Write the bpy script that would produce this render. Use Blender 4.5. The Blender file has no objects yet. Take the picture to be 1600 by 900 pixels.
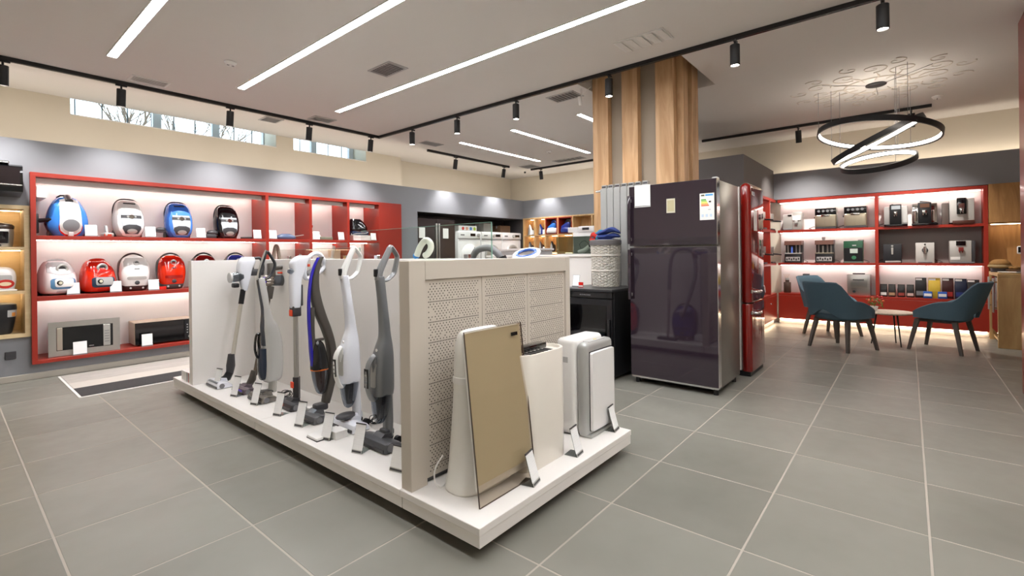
import bpy, bmesh, math, random
from mathutils import Vector, Matrix, Euler
random.seed(7)
PI = math.pi
scene = bpy.context.scene
COL = scene.collection

# ---------------------------------------------------------------- camera, world, exposure
cam_data = bpy.data.cameras.new('camera')
cam_data.sensor_width = 36.0
cam_data.lens = 744.6 / 1600 * 36.0
cam_data.shift_y = -(450 - 396.2) / 1600
cam_data.clip_start = 0.05
cam_data.clip_end = 200
cam = bpy.data.objects.new('camera', cam_data)
COL.objects.link(cam)
cam.matrix_world = (Matrix.Translation((0, 0, 1.25)) @ Matrix.Rotation(0.6935 - PI / 2, 4, 'Z')
                    @ Matrix.Rotation(PI / 2, 4, 'X') @ Matrix.Rotation(-0.0125, 4, 'Z'))
scene.camera = cam

world = bpy.data.worlds.new('overcast_sky')
scene.world = world
world.use_nodes = True
bg = world.node_tree.nodes['Background']
bg.inputs[0].default_value = (0.70, 0.84, 1.0, 1)
bg.inputs[1].default_value = 3.0

scene.view_settings.view_transform = 'Standard'
scene.view_settings.look = 'None'
scene.view_settings.gamma = 1.0
scene.view_settings.use_curve_mapping = False
scene.view_settings.exposure = 0.7

# ---------------------------------------------------------------- helpers
def srgb(h):
    h = h.lstrip('#')
    out = []
    for i in (0, 2, 4):
        c = int(h[i:i + 2], 16) / 255.0
        out.append(c / 12.92 if c <= 0.04045 else ((c + 0.055) / 1.055) ** 2.4)
    return tuple(out) + (1.0,)

MATS = {}
def M(name, hexc, rough=0.5, metal=0.0, var=0.04, scale=6.0, bump=0.0, bscale=60.0, coat=0.0,
      trans=0.0, ior=1.45, alpha=1.0, spec=0.5, stretch=None):
    """principled surface with a little procedural colour variation and optional fine relief"""
    if name in MATS:
        return MATS[name]
    m = bpy.data.materials.new(name)
    m.use_nodes = True
    nt = m.node_tree
    b = nt.nodes['Principled BSDF']
    c = srgb(hexc)
    b.inputs['Roughness'].default_value = rough
    b.inputs['Metallic'].default_value = metal
    b.inputs['IOR'].default_value = ior
    b.inputs['Coat Weight'].default_value = coat
    b.inputs['Coat Roughness'].default_value = 0.06
    b.inputs['Specular IOR Level'].default_value = spec
    b.inputs['Transmission Weight'].default_value = trans
    b.inputs['Alpha'].default_value = alpha
    tc = nt.nodes.new('ShaderNodeTexCoord')
    mp = nt.nodes.new('ShaderNodeMapping')
    nt.links.new(tc.outputs['Object'], mp.inputs['Vector'])
    if stretch:
        mp.inputs['Scale'].default_value = stretch
    n = nt.nodes.new('ShaderNodeTexNoise')
    n.inputs['Scale'].default_value = scale
    n.inputs['Detail'].default_value = 3
    nt.links.new(mp.outputs[0], n.inputs['Vector'])
    mix = nt.nodes.new('ShaderNodeMix')
    mix.data_type = 'RGBA'
    mix.inputs[6].default_value = tuple(max(0, x * (1 - var)) for x in c[:3]) + (1,)
    mix.inputs[7].default_value = tuple(min(1, x * (1 + var)) for x in c[:3]) + (1,)
    nt.links.new(n.outputs['Fac'], mix.inputs[0])
    nt.links.new(mix.outputs[2], b.inputs['Base Color'])
    if bump > 0:
        n2 = nt.nodes.new('ShaderNodeTexNoise')
        n2.inputs['Scale'].default_value = bscale
        n2.inputs['Detail'].default_value = 4
        nt.links.new(mp.outputs[0], n2.inputs['Vector'])
        bp = nt.nodes.new('ShaderNodeBump')
        bp.inputs['Strength'].default_value = bump
        bp.inputs['Distance'].default_value = 0.01
        nt.links.new(n2.outputs['Fac'], bp.inputs['Height'])
        nt.links.new(bp.outputs[0], b.inputs['Normal'])
    MATS[name] = m
    return m

def EMIT(name, hexc, strength):
    if name in MATS:
        return MATS[name]
    m = bpy.data.materials.new(name)
    m.use_nodes = True
    b = m.node_tree.nodes['Principled BSDF']
    b.inputs['Base Color'].default_value = (0.8, 0.8, 0.8, 1)
    b.inputs['Emission Color'].default_value = srgb(hexc)
    b.inputs['Emission Strength'].default_value = strength
    MATS[name] = m
    return m

def WOOD(name, dark, light, rough=0.5, stretch=(1, 1, 8), scale=3.0):
    if name in MATS:
        return MATS[name]
    m = bpy.data.materials.new(name)
    m.use_nodes = True
    nt = m.node_tree
    b = nt.nodes['Principled BSDF']
    b.inputs['Roughness'].default_value = rough
    tc = nt.nodes.new('ShaderNodeTexCoord')
    mp = nt.nodes.new('ShaderNodeMapping')
    mp.inputs['Scale'].default_value = stretch
    nt.links.new(tc.outputs['Object'], mp.inputs['Vector'])
    n = nt.nodes.new('ShaderNodeTexNoise')
    n.inputs['Scale'].default_value = scale
    n.inputs['Detail'].default_value = 8
    n.inputs['Roughness'].default_value = 0.6
    n.inputs['Distortion'].default_value = 1.2
    nt.links.new(mp.outputs[0], n.inputs['Vector'])
    r = nt.nodes.new('ShaderNodeValToRGB')
    r.color_ramp.elements[0].position = 0.30
    r.color_ramp.elements[0].color = srgb(dark)
    r.color_ramp.elements[1].position = 0.68
    r.color_ramp.elements[1].color = srgb(light)
    nt.links.new(n.outputs['Fac'], r.inputs[0])
    nt.links.new(r.outputs[0], b.inputs['Base Color'])
    bp = nt.nodes.new('ShaderNodeBump')
    bp.inputs['Strength'].default_value = 0.08
    nt.links.new(n.outputs['Fac'], bp.inputs['Height'])
    nt.links.new(bp.outputs[0], b.inputs['Normal'])
    MATS[name] = m
    return m

def rrect(w, h, r, n=4):
    """rounded rectangle outline, centred, counter-clockwise"""
    r = min(r, w / 2 - 1e-5, h / 2 - 1e-5)
    pts = []
    for cx, cy, a0 in ((w/2 - r, h/2 - r, 0), (-w/2 + r, h/2 - r, PI/2), (-w/2 + r, -h/2 + r, PI), (w/2 - r, -h/2 + r, 1.5*PI)):
        for i in range(n + 1):
            a = a0 + PI / 2 * i / n
            pts.append((cx + r * math.cos(a), cy + r * math.sin(a)))
    return pts

def supere(a, b, e=2.6, n=24):
    pts = []
    for i in range(n):
        t = 2 * PI * i / n
        c, s = math.cos(t), math.sin(t)
        pts.append((a * math.copysign(abs(c) ** (2 / e), c), b * math.copysign(abs(s) ** (2 / e), s)))
    return pts

def spline(pts, n=8):
    """Catmull-Rom through tuples of any dimension"""
    out = []
    P = [pts[0]] + list(pts) + [pts[-1]]
    for i in range(1, len(P) - 2):
        p0, p1, p2, p3 = P[i - 1], P[i], P[i + 1], P[i + 2]
        for k in range(n):
            t = k / n
            out.append(tuple(0.5 * (2*b + (c - a)*t + (2*a - 5*b + 4*c - d)*t*t + (3*b - a - 3*c + d)*t**3)
                             for a, b, c, d in zip(p0, p1, p2, p3)))
    out.append(tuple(pts[-1]))
    return out

class G:
    """collects shapes, then links them as one mesh object"""
    def __init__(self):
        self.v, self.f = [], []
    def add(self, vs, fs):
        o = len(self.v)
        self.v += [tuple(p) for p in vs]
        self.f += [tuple(i + o for i in f) for f in fs]
        return self
    def box(self, x0, y0, z0, x1, y1, z1, bev=0.0, seg=2):
        if bev <= 0:
            vs = [(x, y, z) for z in (z0, z1) for y in (y0, y1) for x in (x0, x1)]
            return self.add(vs, [(0, 2, 3, 1), (4, 5, 7, 6), (0, 1, 5, 4), (2, 6, 7, 3), (0, 4, 6, 2), (1, 3, 7, 5)])
        bm = bmesh.new()
        bmesh.ops.create_cube(bm, size=1.0)
        for p in bm.verts:
            p.co = Vector((x0 + (p.co.x + .5) * (x1 - x0), y0 + (p.co.y + .5) * (y1 - y0), z0 + (p.co.z + .5) * (z1 - z0)))
        bmesh.ops.bevel(bm, geom=bm.edges[:], offset=bev, segments=seg, profile=0.5, affect='EDGES')
        bm.verts.index_update()
        self.add([p.co for p in bm.verts], [tuple(q.index for q in f.verts) for f in bm.faces])
        bm.free()
        return self
    def loft(self, secs, cap=True, closed=False):
        n = len(secs[0])
        vs = [p for s in secs for p in s]
        fs = []
        m = len(secs)
        for i in range(m if closed else m - 1):
            for j in range(n):
                a, b = i * n + j, i * n + (j + 1) % n
                c, d = ((i + 1) % m) * n + (j + 1) % n, ((i + 1) % m) * n + j
                fs.append((a, b, c, d))
        if cap and not closed:
            fs.append(tuple(range(n))[::-1])
            fs.append(tuple((m - 1) * n + j for j in range(n)))
        return self.add(vs, fs)
    def tube(self, pts, r, n=8, closed=False, flat=1.0, ref=None):
        pts = [Vector(p) for p in pts]
        m = len(pts)
        rs = r if isinstance(r, (list, tuple)) else [r] * m
        secs = []
        N = None
        for i, p in enumerate(pts):
            if closed:
                t = pts[(i + 1) % m] - pts[i - 1]
            else:
                t = pts[min(i + 1, m - 1)] - pts[max(i - 1, 0)]
            t.normalize()
            if N is None:
                N = Vector(ref) if ref else (Vector((0, 0, 1)) if abs(t.z) < 0.9 else Vector((1, 0, 0)))
            N = (N - t * N.dot(t))
            if N.length < 1e-6:
                N = t.orthogonal()
            N.normalize()
            B = t.cross(N)
            secs.append([p + (N * math.cos(2*PI*k/n) * rs[i] + B * math.sin(2*PI*k/n) * rs[i] * flat) for k in range(n)])
        return self.loft(secs, True, closed)
    def cyl(self, p0, p1, r0, r1=None, n=16):
        return self.tube([p0, p1], [r0, r0 if r1 is None else r1], n)
    def lathe(self, prof, n=24, c=(0, 0, 0), sx=1.0, sy=1.0):
        secs = []
        for r, z in prof:
            r = max(r, 1e-4)
            secs.append([(c[0] + r*sx*math.cos(2*PI*k/n), c[1] + r*sy*math.sin(2*PI*k/n), c[2] + z) for k in range(n)])
        return self.loft(secs)
    def prism(self, poly, axis, a, b):
        def put(p, t):
            if axis == 'x': return (t, p[0], p[1])
            if axis == 'y': return (p[0], t, p[1])
            return (p[0], p[1], t)
        return self.loft([[put(p, a) for p in poly], [put(p, b) for p in poly]])
    def ball(self, c, r, n=16, m=10):
        rx, ry, rz = r if isinstance(r, tuple) else (r, r, r)
        secs = []
        for i in range(m + 1):
            a = -PI/2 + PI * i / m
            k = max(math.cos(a), 1e-3)
            secs.append([(c[0] + rx*k*math.cos(2*PI*j/n), c[1] + ry*k*math.sin(2*PI*j/n), c[2] + rz*math.sin(a)) for j in range(n)])
        return self.loft(secs)
    def ring(self, c, R, r, axis='z', n=28, m=8, flat=1.0):
        pts = []
        for i in range(n):
            a = 2 * PI * i / n
            u, w = R * math.cos(a), R * math.sin(a)
            pts.append({'z': (c[0]+u, c[1]+w, c[2]), 'y': (c[0]+u, c[1], c[2]+w), 'x': (c[0], c[1]+u, c[2]+w)}[axis])
        ref = {'z': (0, 0, 1), 'y': (0, 1, 0), 'x': (1, 0, 0)}[axis]
        return self.tube(pts, r, m, True, flat, ref)
    def xf(self, mat, start=0):
        self.v = self.v[:start] + [tuple(mat @ Vector(p)) for p in self.v[start:]]
        return self
    def mesh(self, name, mat, smooth=40):
        me = bpy.data.meshes.new(name)
        me.from_pydata(self.v, [], self.f)
        bm = bmesh.new()
        bm.from_mesh(me)
        bmesh.ops.recalc_face_normals(bm, faces=bm.faces[:])
        bm.to_mesh(me)
        bm.free()
        if smooth:
            for p in me.polygons:
                p.use_smooth = True
            me.set_sharp_from_angle(angle=math.radians(smooth))
        if mat is not None:
            me.materials.append(mat)
        return me
    def build(self, name, mat, parent=None, smooth=40, label=None):
        o = bpy.data.objects.new(name, self.mesh(name, mat, smooth))
        COL.objects.link(o)
        if parent is not None:
            o.parent = parent
        if label:
            o['label'] = label
        return o

def tag(o, label, cat, group=None):
    o['label'] = label
    o['category'] = cat
    if group:
        o['group'] = group
    return o
def thing(name, label, cat, loc=(0, 0, 0), rz=0.0, group=None):
    o = bpy.data.objects.new(name, None)
    o.empty_display_size = 0.05
    COL.objects.link(o)
    o.location = loc
    o.rotation_euler = (0, 0, rz)
    return tag(o, label, cat, group)
def struct(o):
    o['kind'] = 'structure'
    return o
def dup(root, loc, rz=None, label=None, group=None):
    def cp(o, par):
        c = o.copy()
        COL.objects.link(c)
        c.parent = par
        for ch in o.children:
            cp(ch, c)
        return c
    r = cp(root, None)
    r.location = loc
    if rz is not None:
        r.rotation_euler = (0, 0, rz)
    if label:
        r['label'] = label
    if group:
        r['group'] = group
    return r
def inst(src, parent, loc=(0, 0, 0), rot=(0, 0, 0), scale=(1, 1, 1)):
    c = src.copy()
    COL.objects.link(c)
    c.parent = parent
    c.location = loc
    c.rotation_euler = rot
    c.scale = scale
    return c
def piece(name, me, parent, loc=(0, 0, 0), rot=(0, 0, 0), scale=(1, 1, 1)):
    o = bpy.data.objects.new(name, me)
    COL.objects.link(o)
    o.parent = parent
    o.location = loc
    o.rotation_euler = rot
    o.scale = scale
    return o

# ---------------------------------------------------------------- shared materials
m_ceil = M('ceiling_paint', 'DFDBD6', 0.9, var=0.01)
m_cream = M('cream_paint', 'D4CCBC', 0.85, var=0.015)
m_grey = M('grey_paint', '84858A', 0.75, var=0.015)
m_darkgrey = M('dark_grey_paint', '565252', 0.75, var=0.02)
m_white = M('white_plastic', 'E8E6E3', 0.35, var=0.01)
m_gloss_white = M('gloss_white', 'EDEBEA', 0.12, var=0.01, coat=0.3)
m_lam = M('white_laminate', 'E8E4E0', 0.4, var=0.012)
m_black = M('black_plastic', '17171A', 0.35, var=0.05)
m_gblack = M('gloss_black', '0C0C0F', 0.08, var=0.02, coat=0.4)
m_bmetal = M('black_metal', '1C1B1D', 0.45, 0.0, var=0.04)
m_dgrey = M('dark_grey_plastic', '3E3D40', 0.38, var=0.03)
m_mgrey = M('mid_grey_plastic', '77777A', 0.35, var=0.03)
m_lgrey = M('light_grey_plastic', 'B4B3B2', 0.35, var=0.03)
m_steel = M('brushed_steel', 'BFBDB9', 0.32, 0.9, var=0.06, scale=4, stretch=(1, 1, 40))
m_chrome = M('chrome', 'DADADA', 0.1, 1.0, var=0.01)
m_silver = M('silver_plastic', 'B9B8B4', 0.3, 0.4, var=0.02)
m_red = M('red_lacquer', '962A1C', 0.38, var=0.03)
m_redgloss = M('red_gloss', 'C8190F', 0.12, var=0.03, coat=0.5)
m_bluegloss = M('blue_gloss', '2C5FB8', 0.15, var=0.03, coat=0.5)
m_backpan = M('pale_back_panel', 'E9E6E4', 0.55, var=0.01)
m_oak = WOOD('oak_veneer', 'B08A5C', 'CFAE80', 0.5, (6, 6, 0.8), 2.5)
m_lightoak = WOOD('light_oak', 'CDB287', 'DCC69C', 0.5, (1.0, 6, 6), 2.0)
m_smoke = M('smoked_clear_plastic', '6A7078', 0.06, var=0.02, trans=0.75, ior=1.4)
m_led = EMIT('led_strip_glow', 'FFF8F0', 22.0)
m_ledwarm = EMIT('led_strip_warm_glow', 'FFE4BC', 16.0)
m_line = EMIT('linear_light_glow', 'F8F8FA', 38.0)
m_cove = EMIT('cove_glow', 'FFEFDC', 12.0)
def THIN(name, hexc, refl=1.0):
    """thin clear sheet: tinted see-through with a mirror-like skin"""
    m = bpy.data.materials.new(name)
    m.use_nodes = True
    nt = m.node_tree
    nt.nodes.clear()
    out = nt.nodes.new('ShaderNodeOutputMaterial')
    tr = nt.nodes.new('ShaderNodeBsdfTransparent')
    gl = nt.nodes.new('ShaderNodeBsdfGlossy')
    gl.inputs['Roughness'].default_value = 0.02
    n = nt.nodes.new('ShaderNodeTexNoise')
    n.inputs['Scale'].default_value = 2
    mix = nt.nodes.new('ShaderNodeMix')
    mix.data_type = 'RGBA'
    c = srgb(hexc)
    mix.inputs[6].default_value = tuple(x * .985 for x in c[:3]) + (1,)
    mix.inputs[7].default_value = c
    nt.links.new(n.outputs['Fac'], mix.inputs[0])
    nt.links.new(mix.outputs[2], tr.inputs['Color'])
    fr = nt.nodes.new('ShaderNodeFresnel')
    fr.inputs['IOR'].default_value = 1.45
    mu = nt.nodes.new('ShaderNodeMath')
    mu.operation = 'MULTIPLY'
    mu.inputs[1].default_value = refl
    nt.links.new(fr.outputs[0], mu.inputs[0])
    ge = nt.nodes.new('ShaderNodeNewGeometry')
    inv = nt.nodes.new('ShaderNodeMath')
    inv.operation = 'SUBTRACT'
    inv.inputs[0].default_value = 1.0
    nt.links.new(ge.outputs['Backfacing'], inv.inputs[1])
    m2 = nt.nodes.new('ShaderNodeMath')
    m2.operation = 'MULTIPLY'
    nt.links.new(mu.outputs[0], m2.inputs[0])
    nt.links.new(inv.outputs[0], m2.inputs[1])
    mu = m2
    ms = nt.nodes.new('ShaderNodeMixShader')
    nt.links.new(mu.outputs[0], ms.inputs[0])
    nt.links.new(tr.outputs[0], ms.inputs[1])
    nt.links.new(gl.outputs[0], ms.inputs[2])
    nt.links.new(ms.outputs[0], out.inputs['Surface'])
    MATS[name] = m
    return m
m_glass = THIN('clear_glass', 'F5F9F7')
def paper_mat():
    m = bpy.data.materials.new('printed_price_card')
    m.use_nodes = True
    nt = m.node_tree
    b = nt.nodes['Principled BSDF']
    b.inputs['Roughness'].default_value = 0.6
    tc = nt.nodes.new('ShaderNodeTexCoord')
    mp = nt.nodes.new('ShaderNodeMapping')
    mp.inputs['Scale'].default_value = (1, 1, 1)
    nt.links.new(tc.outputs['Generated'], mp.inputs['Vector'])
    br = nt.nodes.new('ShaderNodeTexBrick')
    br.inputs['Color1'].default_value = (0.90, 0.90, 0.90, 1)
    br.inputs['Color2'].default_value = (0.85, 0.85, 0.86, 1)
    br.inputs['Mortar'].default_value = (0.90, 0.90, 0.90, 1)
    br.inputs['Scale'].default_value = 1.0
    br.inputs['Brick Width'].default_value = 0.5
    br.inputs['Row Height'].default_value = 0.085
    br.inputs['Mortar Size'].default_value = 0.026
    sep = nt.nodes.new('ShaderNodeSeparateXYZ')
    nt.links.new(mp.outputs[0], sep.inputs[0])
    cmb = nt.nodes.new('ShaderNodeCombineXYZ')
    nt.links.new(sep.outputs['X'], cmb.inputs['X'])
    nt.links.new(sep.outputs['Z'], cmb.inputs['Y'])
    nt.links.new(cmb.outputs[0], br.inputs['Vector'])
    nt.links.new(br.outputs['Color'], b.inputs['Base Color'])
    return m
m_paper = paper_mat()
# ================================================================ the room
ZC = 3.17            # ceiling height
YG, XG = 7.05, 9.25  # grey front planes of the left and the coffee walls

def tile_mat():
    m = bpy.data.materials.new('porcelain_tile')
    m.use_nodes = True
    nt = m.node_tree
    b = nt.nodes['Principled BSDF']
    b.inputs['Roughness'].default_value = 0.36
    b.inputs['Specular IOR Level'].default_value = 0.4
    oi = nt.nodes.new('ShaderNodeObjectInfo')
    geo = nt.nodes.new('ShaderNodeNewGeometry')
    n = nt.nodes.new('ShaderNodeTexNoise')
    n.inputs['Scale'].default_value = 1.6
    n.inputs['Detail'].default_value = 6
    nt.links.new(geo.outputs['Position'], n.inputs['Vector'])
    ad = nt.nodes.new('ShaderNodeMath')
    ad.operation = 'MULTIPLY_ADD'
    ad.inputs[1].default_value = 0.35
    nt.links.new(oi.outputs['Random'], ad.inputs[0])
    nt.links.new(n.outputs['Fac'], ad.inputs[2])
    r = nt.nodes.new('ShaderNodeValToRGB')
    r.color_ramp.elements[0].position = 0.35
    r.color_ramp.elements[0].color = srgb('716F67')
    r.color_ramp.elements[1].position = 1.0
    r.color_ramp.elements[1].color = srgb('84827A')
    nt.links.new(ad.outputs[0], r.inputs[0])
    nt.links.new(r.outputs[0], b.inputs['Base Color'])
    n2 = nt.nodes.new('ShaderNodeTexNoise')
    n2.inputs['Scale'].default_value = 9
    nt.links.new(geo.outputs['Position'], n2.inputs['Vector'])
    mr = nt.nodes.new('ShaderNodeMapRange')
    mr.inputs['To Min'].default_value = 0.30
    mr.inputs['To Max'].default_value = 0.46
    nt.links.new(n2.outputs['Fac'], mr.inputs['Value'])
    nt.links.new(mr.outputs[0], b.inputs['Roughness'])
    return m
m_tile = tile_mat()
m_grout = M('grout', 'A89F95', 0.85, var=0.08, scale=4)

floor = struct(G().box(-1.6, -1.9, -0.12, 9.6, 8.3, -0.0012).build('floor', m_grout, smooth=0))
T = 0.605
tile_me = G().box(-T/2 + 0.0045, -T/2 + 0.0045, -0.012, T/2 - 0.0045, T/2 - 0.0045, 0.0, 0.0008, 1).mesh('tile', m_tile, 0)
for i in range(-3, 15):
    for j in range(-3, 12):
        x0, y0 = 0.32 + T * i, -0.06 + T * j
        if y0 > 6.99 or x0 > 9.3:
            continue
        piece('tile', tile_me, floor, (x0 + T/2, y0 + T/2, 0))

# ceiling with the boxed-out hole round the column
HX0, HX1, HY0, HY1 = 4.66, 5.74, 1.69, 2.88
c = G()
c.box(-1.6, -1.9, ZC, HX0, 7.68, ZC + 0.1).box(HX1, -1.9, ZC, 9.7, 8.3, ZC + 0.1)
c.box(HX0, -1.9, ZC, HX1, HY0, ZC + 0.1).box(HX0, HY1, ZC, HX1, 7.68, ZC + 0.1)
c.box(HX0 - .02, HY0 - .02, ZC + 0.1, HX0, HY1 + .02, ZC + 0.5).box(HX1, HY0 - .02, ZC + 0.1, HX1 + .02, HY1 + .02, ZC + 0.5)
c.box(HX0, HY0 - .02, ZC + 0.1, HX1, HY0, ZC + 0.5).box(HX0, HY1, ZC + 0.1, HX1, HY1 + .02, ZC + 0.5)
c.box(HX0 - .02, HY0 - .02, ZC + 0.5, HX1 + .02, HY1 + .02, ZC + 0.52)
ceiling = struct(c.build('ceiling', m_ceil, smooth=0))

# left wall: grey box front with openings for shelves and niche, ledge behind its lip
w = G()
w.box(-1.6, YG, 0, -0.62, YG + .05, 2.5)
w.box(-0.62, YG, 0, 0.61, YG + .05, 0.45).box(-0.62, YG, 1.81, 0.61, YG + .05, 2.5)
w.box(0.61, YG, 0, 5.31, YG + .05, 0.16).box(0.61, YG, 2.16, 5.31, YG + .05, 2.5)
w.box(5.31, YG, 0, 5.73, YG + .05, 2.5)
w.box(5.73, YG, 2.06, 8.92, YG + .05, 2.5)
w.box(-1.6, YG + .05, 2.40, 9.5, 7.95, 2.43)
wall_left = struct(w.build('wall_left', m_grey, smooth=0))
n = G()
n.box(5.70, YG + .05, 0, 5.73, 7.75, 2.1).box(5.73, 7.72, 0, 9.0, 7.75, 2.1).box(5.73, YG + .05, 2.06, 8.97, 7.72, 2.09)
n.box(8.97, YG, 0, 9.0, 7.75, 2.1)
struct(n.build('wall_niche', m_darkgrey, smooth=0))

# cream wall above the ledge, pierced by the two high windows
YC = 7.68
w = G()
WIN = [(1.02, 3.43), (3.71, 5.06)]
ZS = 2.985
ZW = 3.95
w.box(-1.6, YC, 2.3, 1.02, 8.25, ZW).box(3.43, YC, 2.3, 3.71, 8.25, ZW).box(5.06, YC, 2.3, 5.85, 8.25, ZW)
w.box(-1.6, YC - .05, ZC + .1, 5.85, YC, ZW).box(-1.6, YC - .05, ZW, 5.85, 8.25, ZW + .05)
w.box(1.02, YC, 2.3, 3.43, 8.25, ZS).box(3.71, YC, 2.3, 5.06, 8.25, ZS)
w.box(5.85, 7.92, 2.3, 9.6, 8.25, ZC)
struct(w.build('wall_window', m_cream, smooth=0))
m_frame = M('window_frame_white', 'C9CED6', 0.4, var=0.02)
m_grille = M('window_grille', '3A4048', 0.5, var=0.05)
def window(idx, x0, x1, posts):
    yb = 8.12
    f = G()
    f.box(x0, yb, ZS, x1, yb + .06, ZS + .02).box(x0, yb, ZW - .04, x1, yb + .06, ZW)
    win = struct(f.build('window_%d' % idx, m_frame, smooth=0))
    for p in posts:
        G().box(p - .05, yb - .02, ZS, p + .05, yb + .06, ZW, .006, 1).build('window_frame', m_frame, win, 0)
    edges = sorted(posts)
    for a, b in zip(edges[:-1], edges[1:]):
        G().box(a + .05, yb + .02, ZS + .02, b - .05, yb + .028, ZW - .04).build('pane', m_glass, win, 0)
    x = x0 + 0.12
    while x < x1:
        G().box(x - .006, yb + .14, ZS - .1, x + .006, yb + .152, ZW).build('grille_bar', m_grille, win, 0)
        x += 0.27
    G().box(x0, yb + .14, ZS + .10, x1, yb + .152, ZS + .112).build('grille_bar', m_grille, win, 0)
    G().box(x0, yb + .14, ZS + .36, x1, yb + .152, ZS + .372).build('grille_bar', m_grille, win, 0)
    G().box(x0, yb + .14, ZS + .64, x1, yb + .152, ZS + .652).build('grille_bar', m_grille, win, 0)
    return win
window(1, 1.02, 3.43, (0.99, 1.98, 2.72, 3.46))
window(2, 3.71, 5.06, (3.68, 4.28, 5.02))
G0 = G().box(1.02, YC - .012, ZS - .012, 3.43, 8.12, ZS)
struct(G0.build('trim_1', m_white, smooth=0))
struct(G().box(3.71, YC - .012, ZS - .012, 5.06, 8.12, ZS).build('trim_2', m_white, smooth=0))

struct(G().box(-1.6, YG - .03, 0, 5.73, YG, 0.065, .004, 1).build('baseboard_left', M('baseboard_tile', 'A8A298', 0.4), smooth=0))

# back wall (above the wooden pigeon holes) and the cream wall behind every lip
w = G()
w.box(8.92, 2.9, 2.06, 8.97, 7.05, 2.5).box(8.92, 2.9, 0, 8.97, 4.35, 2.06)
w.box(8.97, 2.9, 2.40, 9.5, 7.9, 2.43)
wall_back = struct(w.build('wall_back', m_grey, smooth=0))
struct(G().box(9.5, -1.9, 0, 9.6, 8.25, ZC).build('wall_back_upper', m_cream, smooth=0))
# grey block that closes the coffee corner off
w = G()
w.box(7.30, 1.78, 0, 7.34, 2.9, 2.62).box(7.34, 2.86, 0, 9.5, 2.9, 2.62).box(7.34, 1.78, 2.12, 9.25, 1.82, 2.62)
w.box(7.34, 1.82, 2.12, 9.5, 2.86, 2.16)
w.box(7.34, 2.1, 0, 9.5, 2.14, 2.12)
struct(w.build('wall_block', M('block_grey_paint', '6F6B6A', 0.75, var=0.015), smooth=0))
w = G()
w.box(XG, -1.9, 2.12, XG + .04, 1.78, 2.57).box(XG + .04, -1.9, 2.47, 9.5, 1.78, 2.5)
w.box(XG, -1.9, 0, XG + .04, -1.45, 2.12)
struct(w.build('wall_coffee', m_grey, smooth=0))
# walls behind the camera
struct(G().box(-1.7, -1.9, 0, -1.6, 8.3, ZC).build('wall_front', m_cream, smooth=0))
struct(G().box(-1.7, -2.0, 0, 9.7, -1.9, ZC).build('wall_right', m_cream, smooth=0))
# glossy red floor-to-ceiling pier at the right edge
pier = G().box(5.45, -1.5, 0.0, 5.93, -0.742, ZC, .006, 2).build('trim_3', M('red_pier_lacquer', '8E1712', 0.35, coat=0.1), smooth=30)
struct(pier)

# cove strips behind the lips
def glow(parent, *boxes, mat=None, name='led_strip'):
    for bx in boxes:
        G().box(*bx).build(name, mat or m_led, parent, 0)
glow(wall_left, (-1.5, 7.13, 2.432, 8.9, 7.16, 2.447), mat=m_cove)
glow(wall_back, (9.0, 3.0, 2.432, 9.03, 7.0, 2.447), mat=m_cove)
blk = bpy.data.objects['wall_coffee']
glow(blk, (9.31, -1.8, 2.502, 9.335, 1.7, 2.517), mat=m_cove)

# recessed linear lights
def line_light(x0, y0, x1, y1, label, group='recessed linear ceiling lights'):
    t = thing('linear_light', label, 'ceiling light', ((x0 + x1) / 2, (y0 + y1) / 2, ZC), 0, group)
    a, b = abs(x1 - x0) / 2, abs(y1 - y0) / 2
    G().box(-a, -b, -0.006, a, b, -0.0005).build('diffuser', m_line, t, 0)
    f = G()
    e = 0.008
    f.box(-a - e, -b - e, -0.008, -a, b + e, 0).box(a, -b - e, -0.008, a + e, b + e, 0)
    f.box(-a, -b - e, -0.008, a, -b, 0).box(-a, b, -0.008, a, b + e, 0)
    f.build('frame', m_white, t, 0)
    return t
for x, y1, lab in ((1.065, 5.79, 'short-looking linear ceiling light nearest the left window wall'),
                   (2.215, 5.82, 'linear ceiling light running over the stick vacuum side of the island'),
                   (3.405, 5.82, 'long linear ceiling light running between square vent and white grille')):
    line_light(x - .035, -1.6, x + .035, y1, lab)
line_light(5.69, 4.66, 8.01, 4.73, 'rear linear ceiling light beside the wooden column')
line_light(5.73, 5.85, 8.01, 5.92, 'rear linear ceiling light beside the back corner track')
line_light(5.68, 3.45, 7.6, 3.52, 'rear linear ceiling light half hidden by the wooden column')

# track lights
def track(p0, p1, label):
    (x0, y0), (x1, y1) = p0, p1
    t = thing('light_track', label, 'light track', ((x0 + x1) / 2, (y0 + y1) / 2, ZC), 0, 'black ceiling tracks')
    a, b = abs(x1 - x0) / 2 + .02, abs(y1 - y0) / 2 + .02
    G().box(-a, -b, -0.04, a, b, 0, .002, 1).build('rail', m_bmetal, t, 0)
    s = .006
    if a > b:
        G().box(-a + .02, -s, -0.0408, a - .02, s, -0.04).build('slot', m_gblack, t, 0)
    else:
        G().box(-s, -b + .02, -0.0408, s, b - .02, -0.04).build('slot', m_gblack, t, 0)
track((-1.4, 6.54), (4.55, 6.54), 'long black light track below the high windows')
track((4.55, -1.5), (4.55, 6.50), 'long black light track running past the wooden column to the corner')
track((5.73, 6.72), (8.0, 6.72), 'short black light track in front of the washing machine niche')
track((8.62, 4.0), (8.62, 6.55), 'black light track in front of the wooden pigeon holes')
track((8.45, -0.24), (8.45, 2.7), 'black light track above the coffee machine wall')

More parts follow.
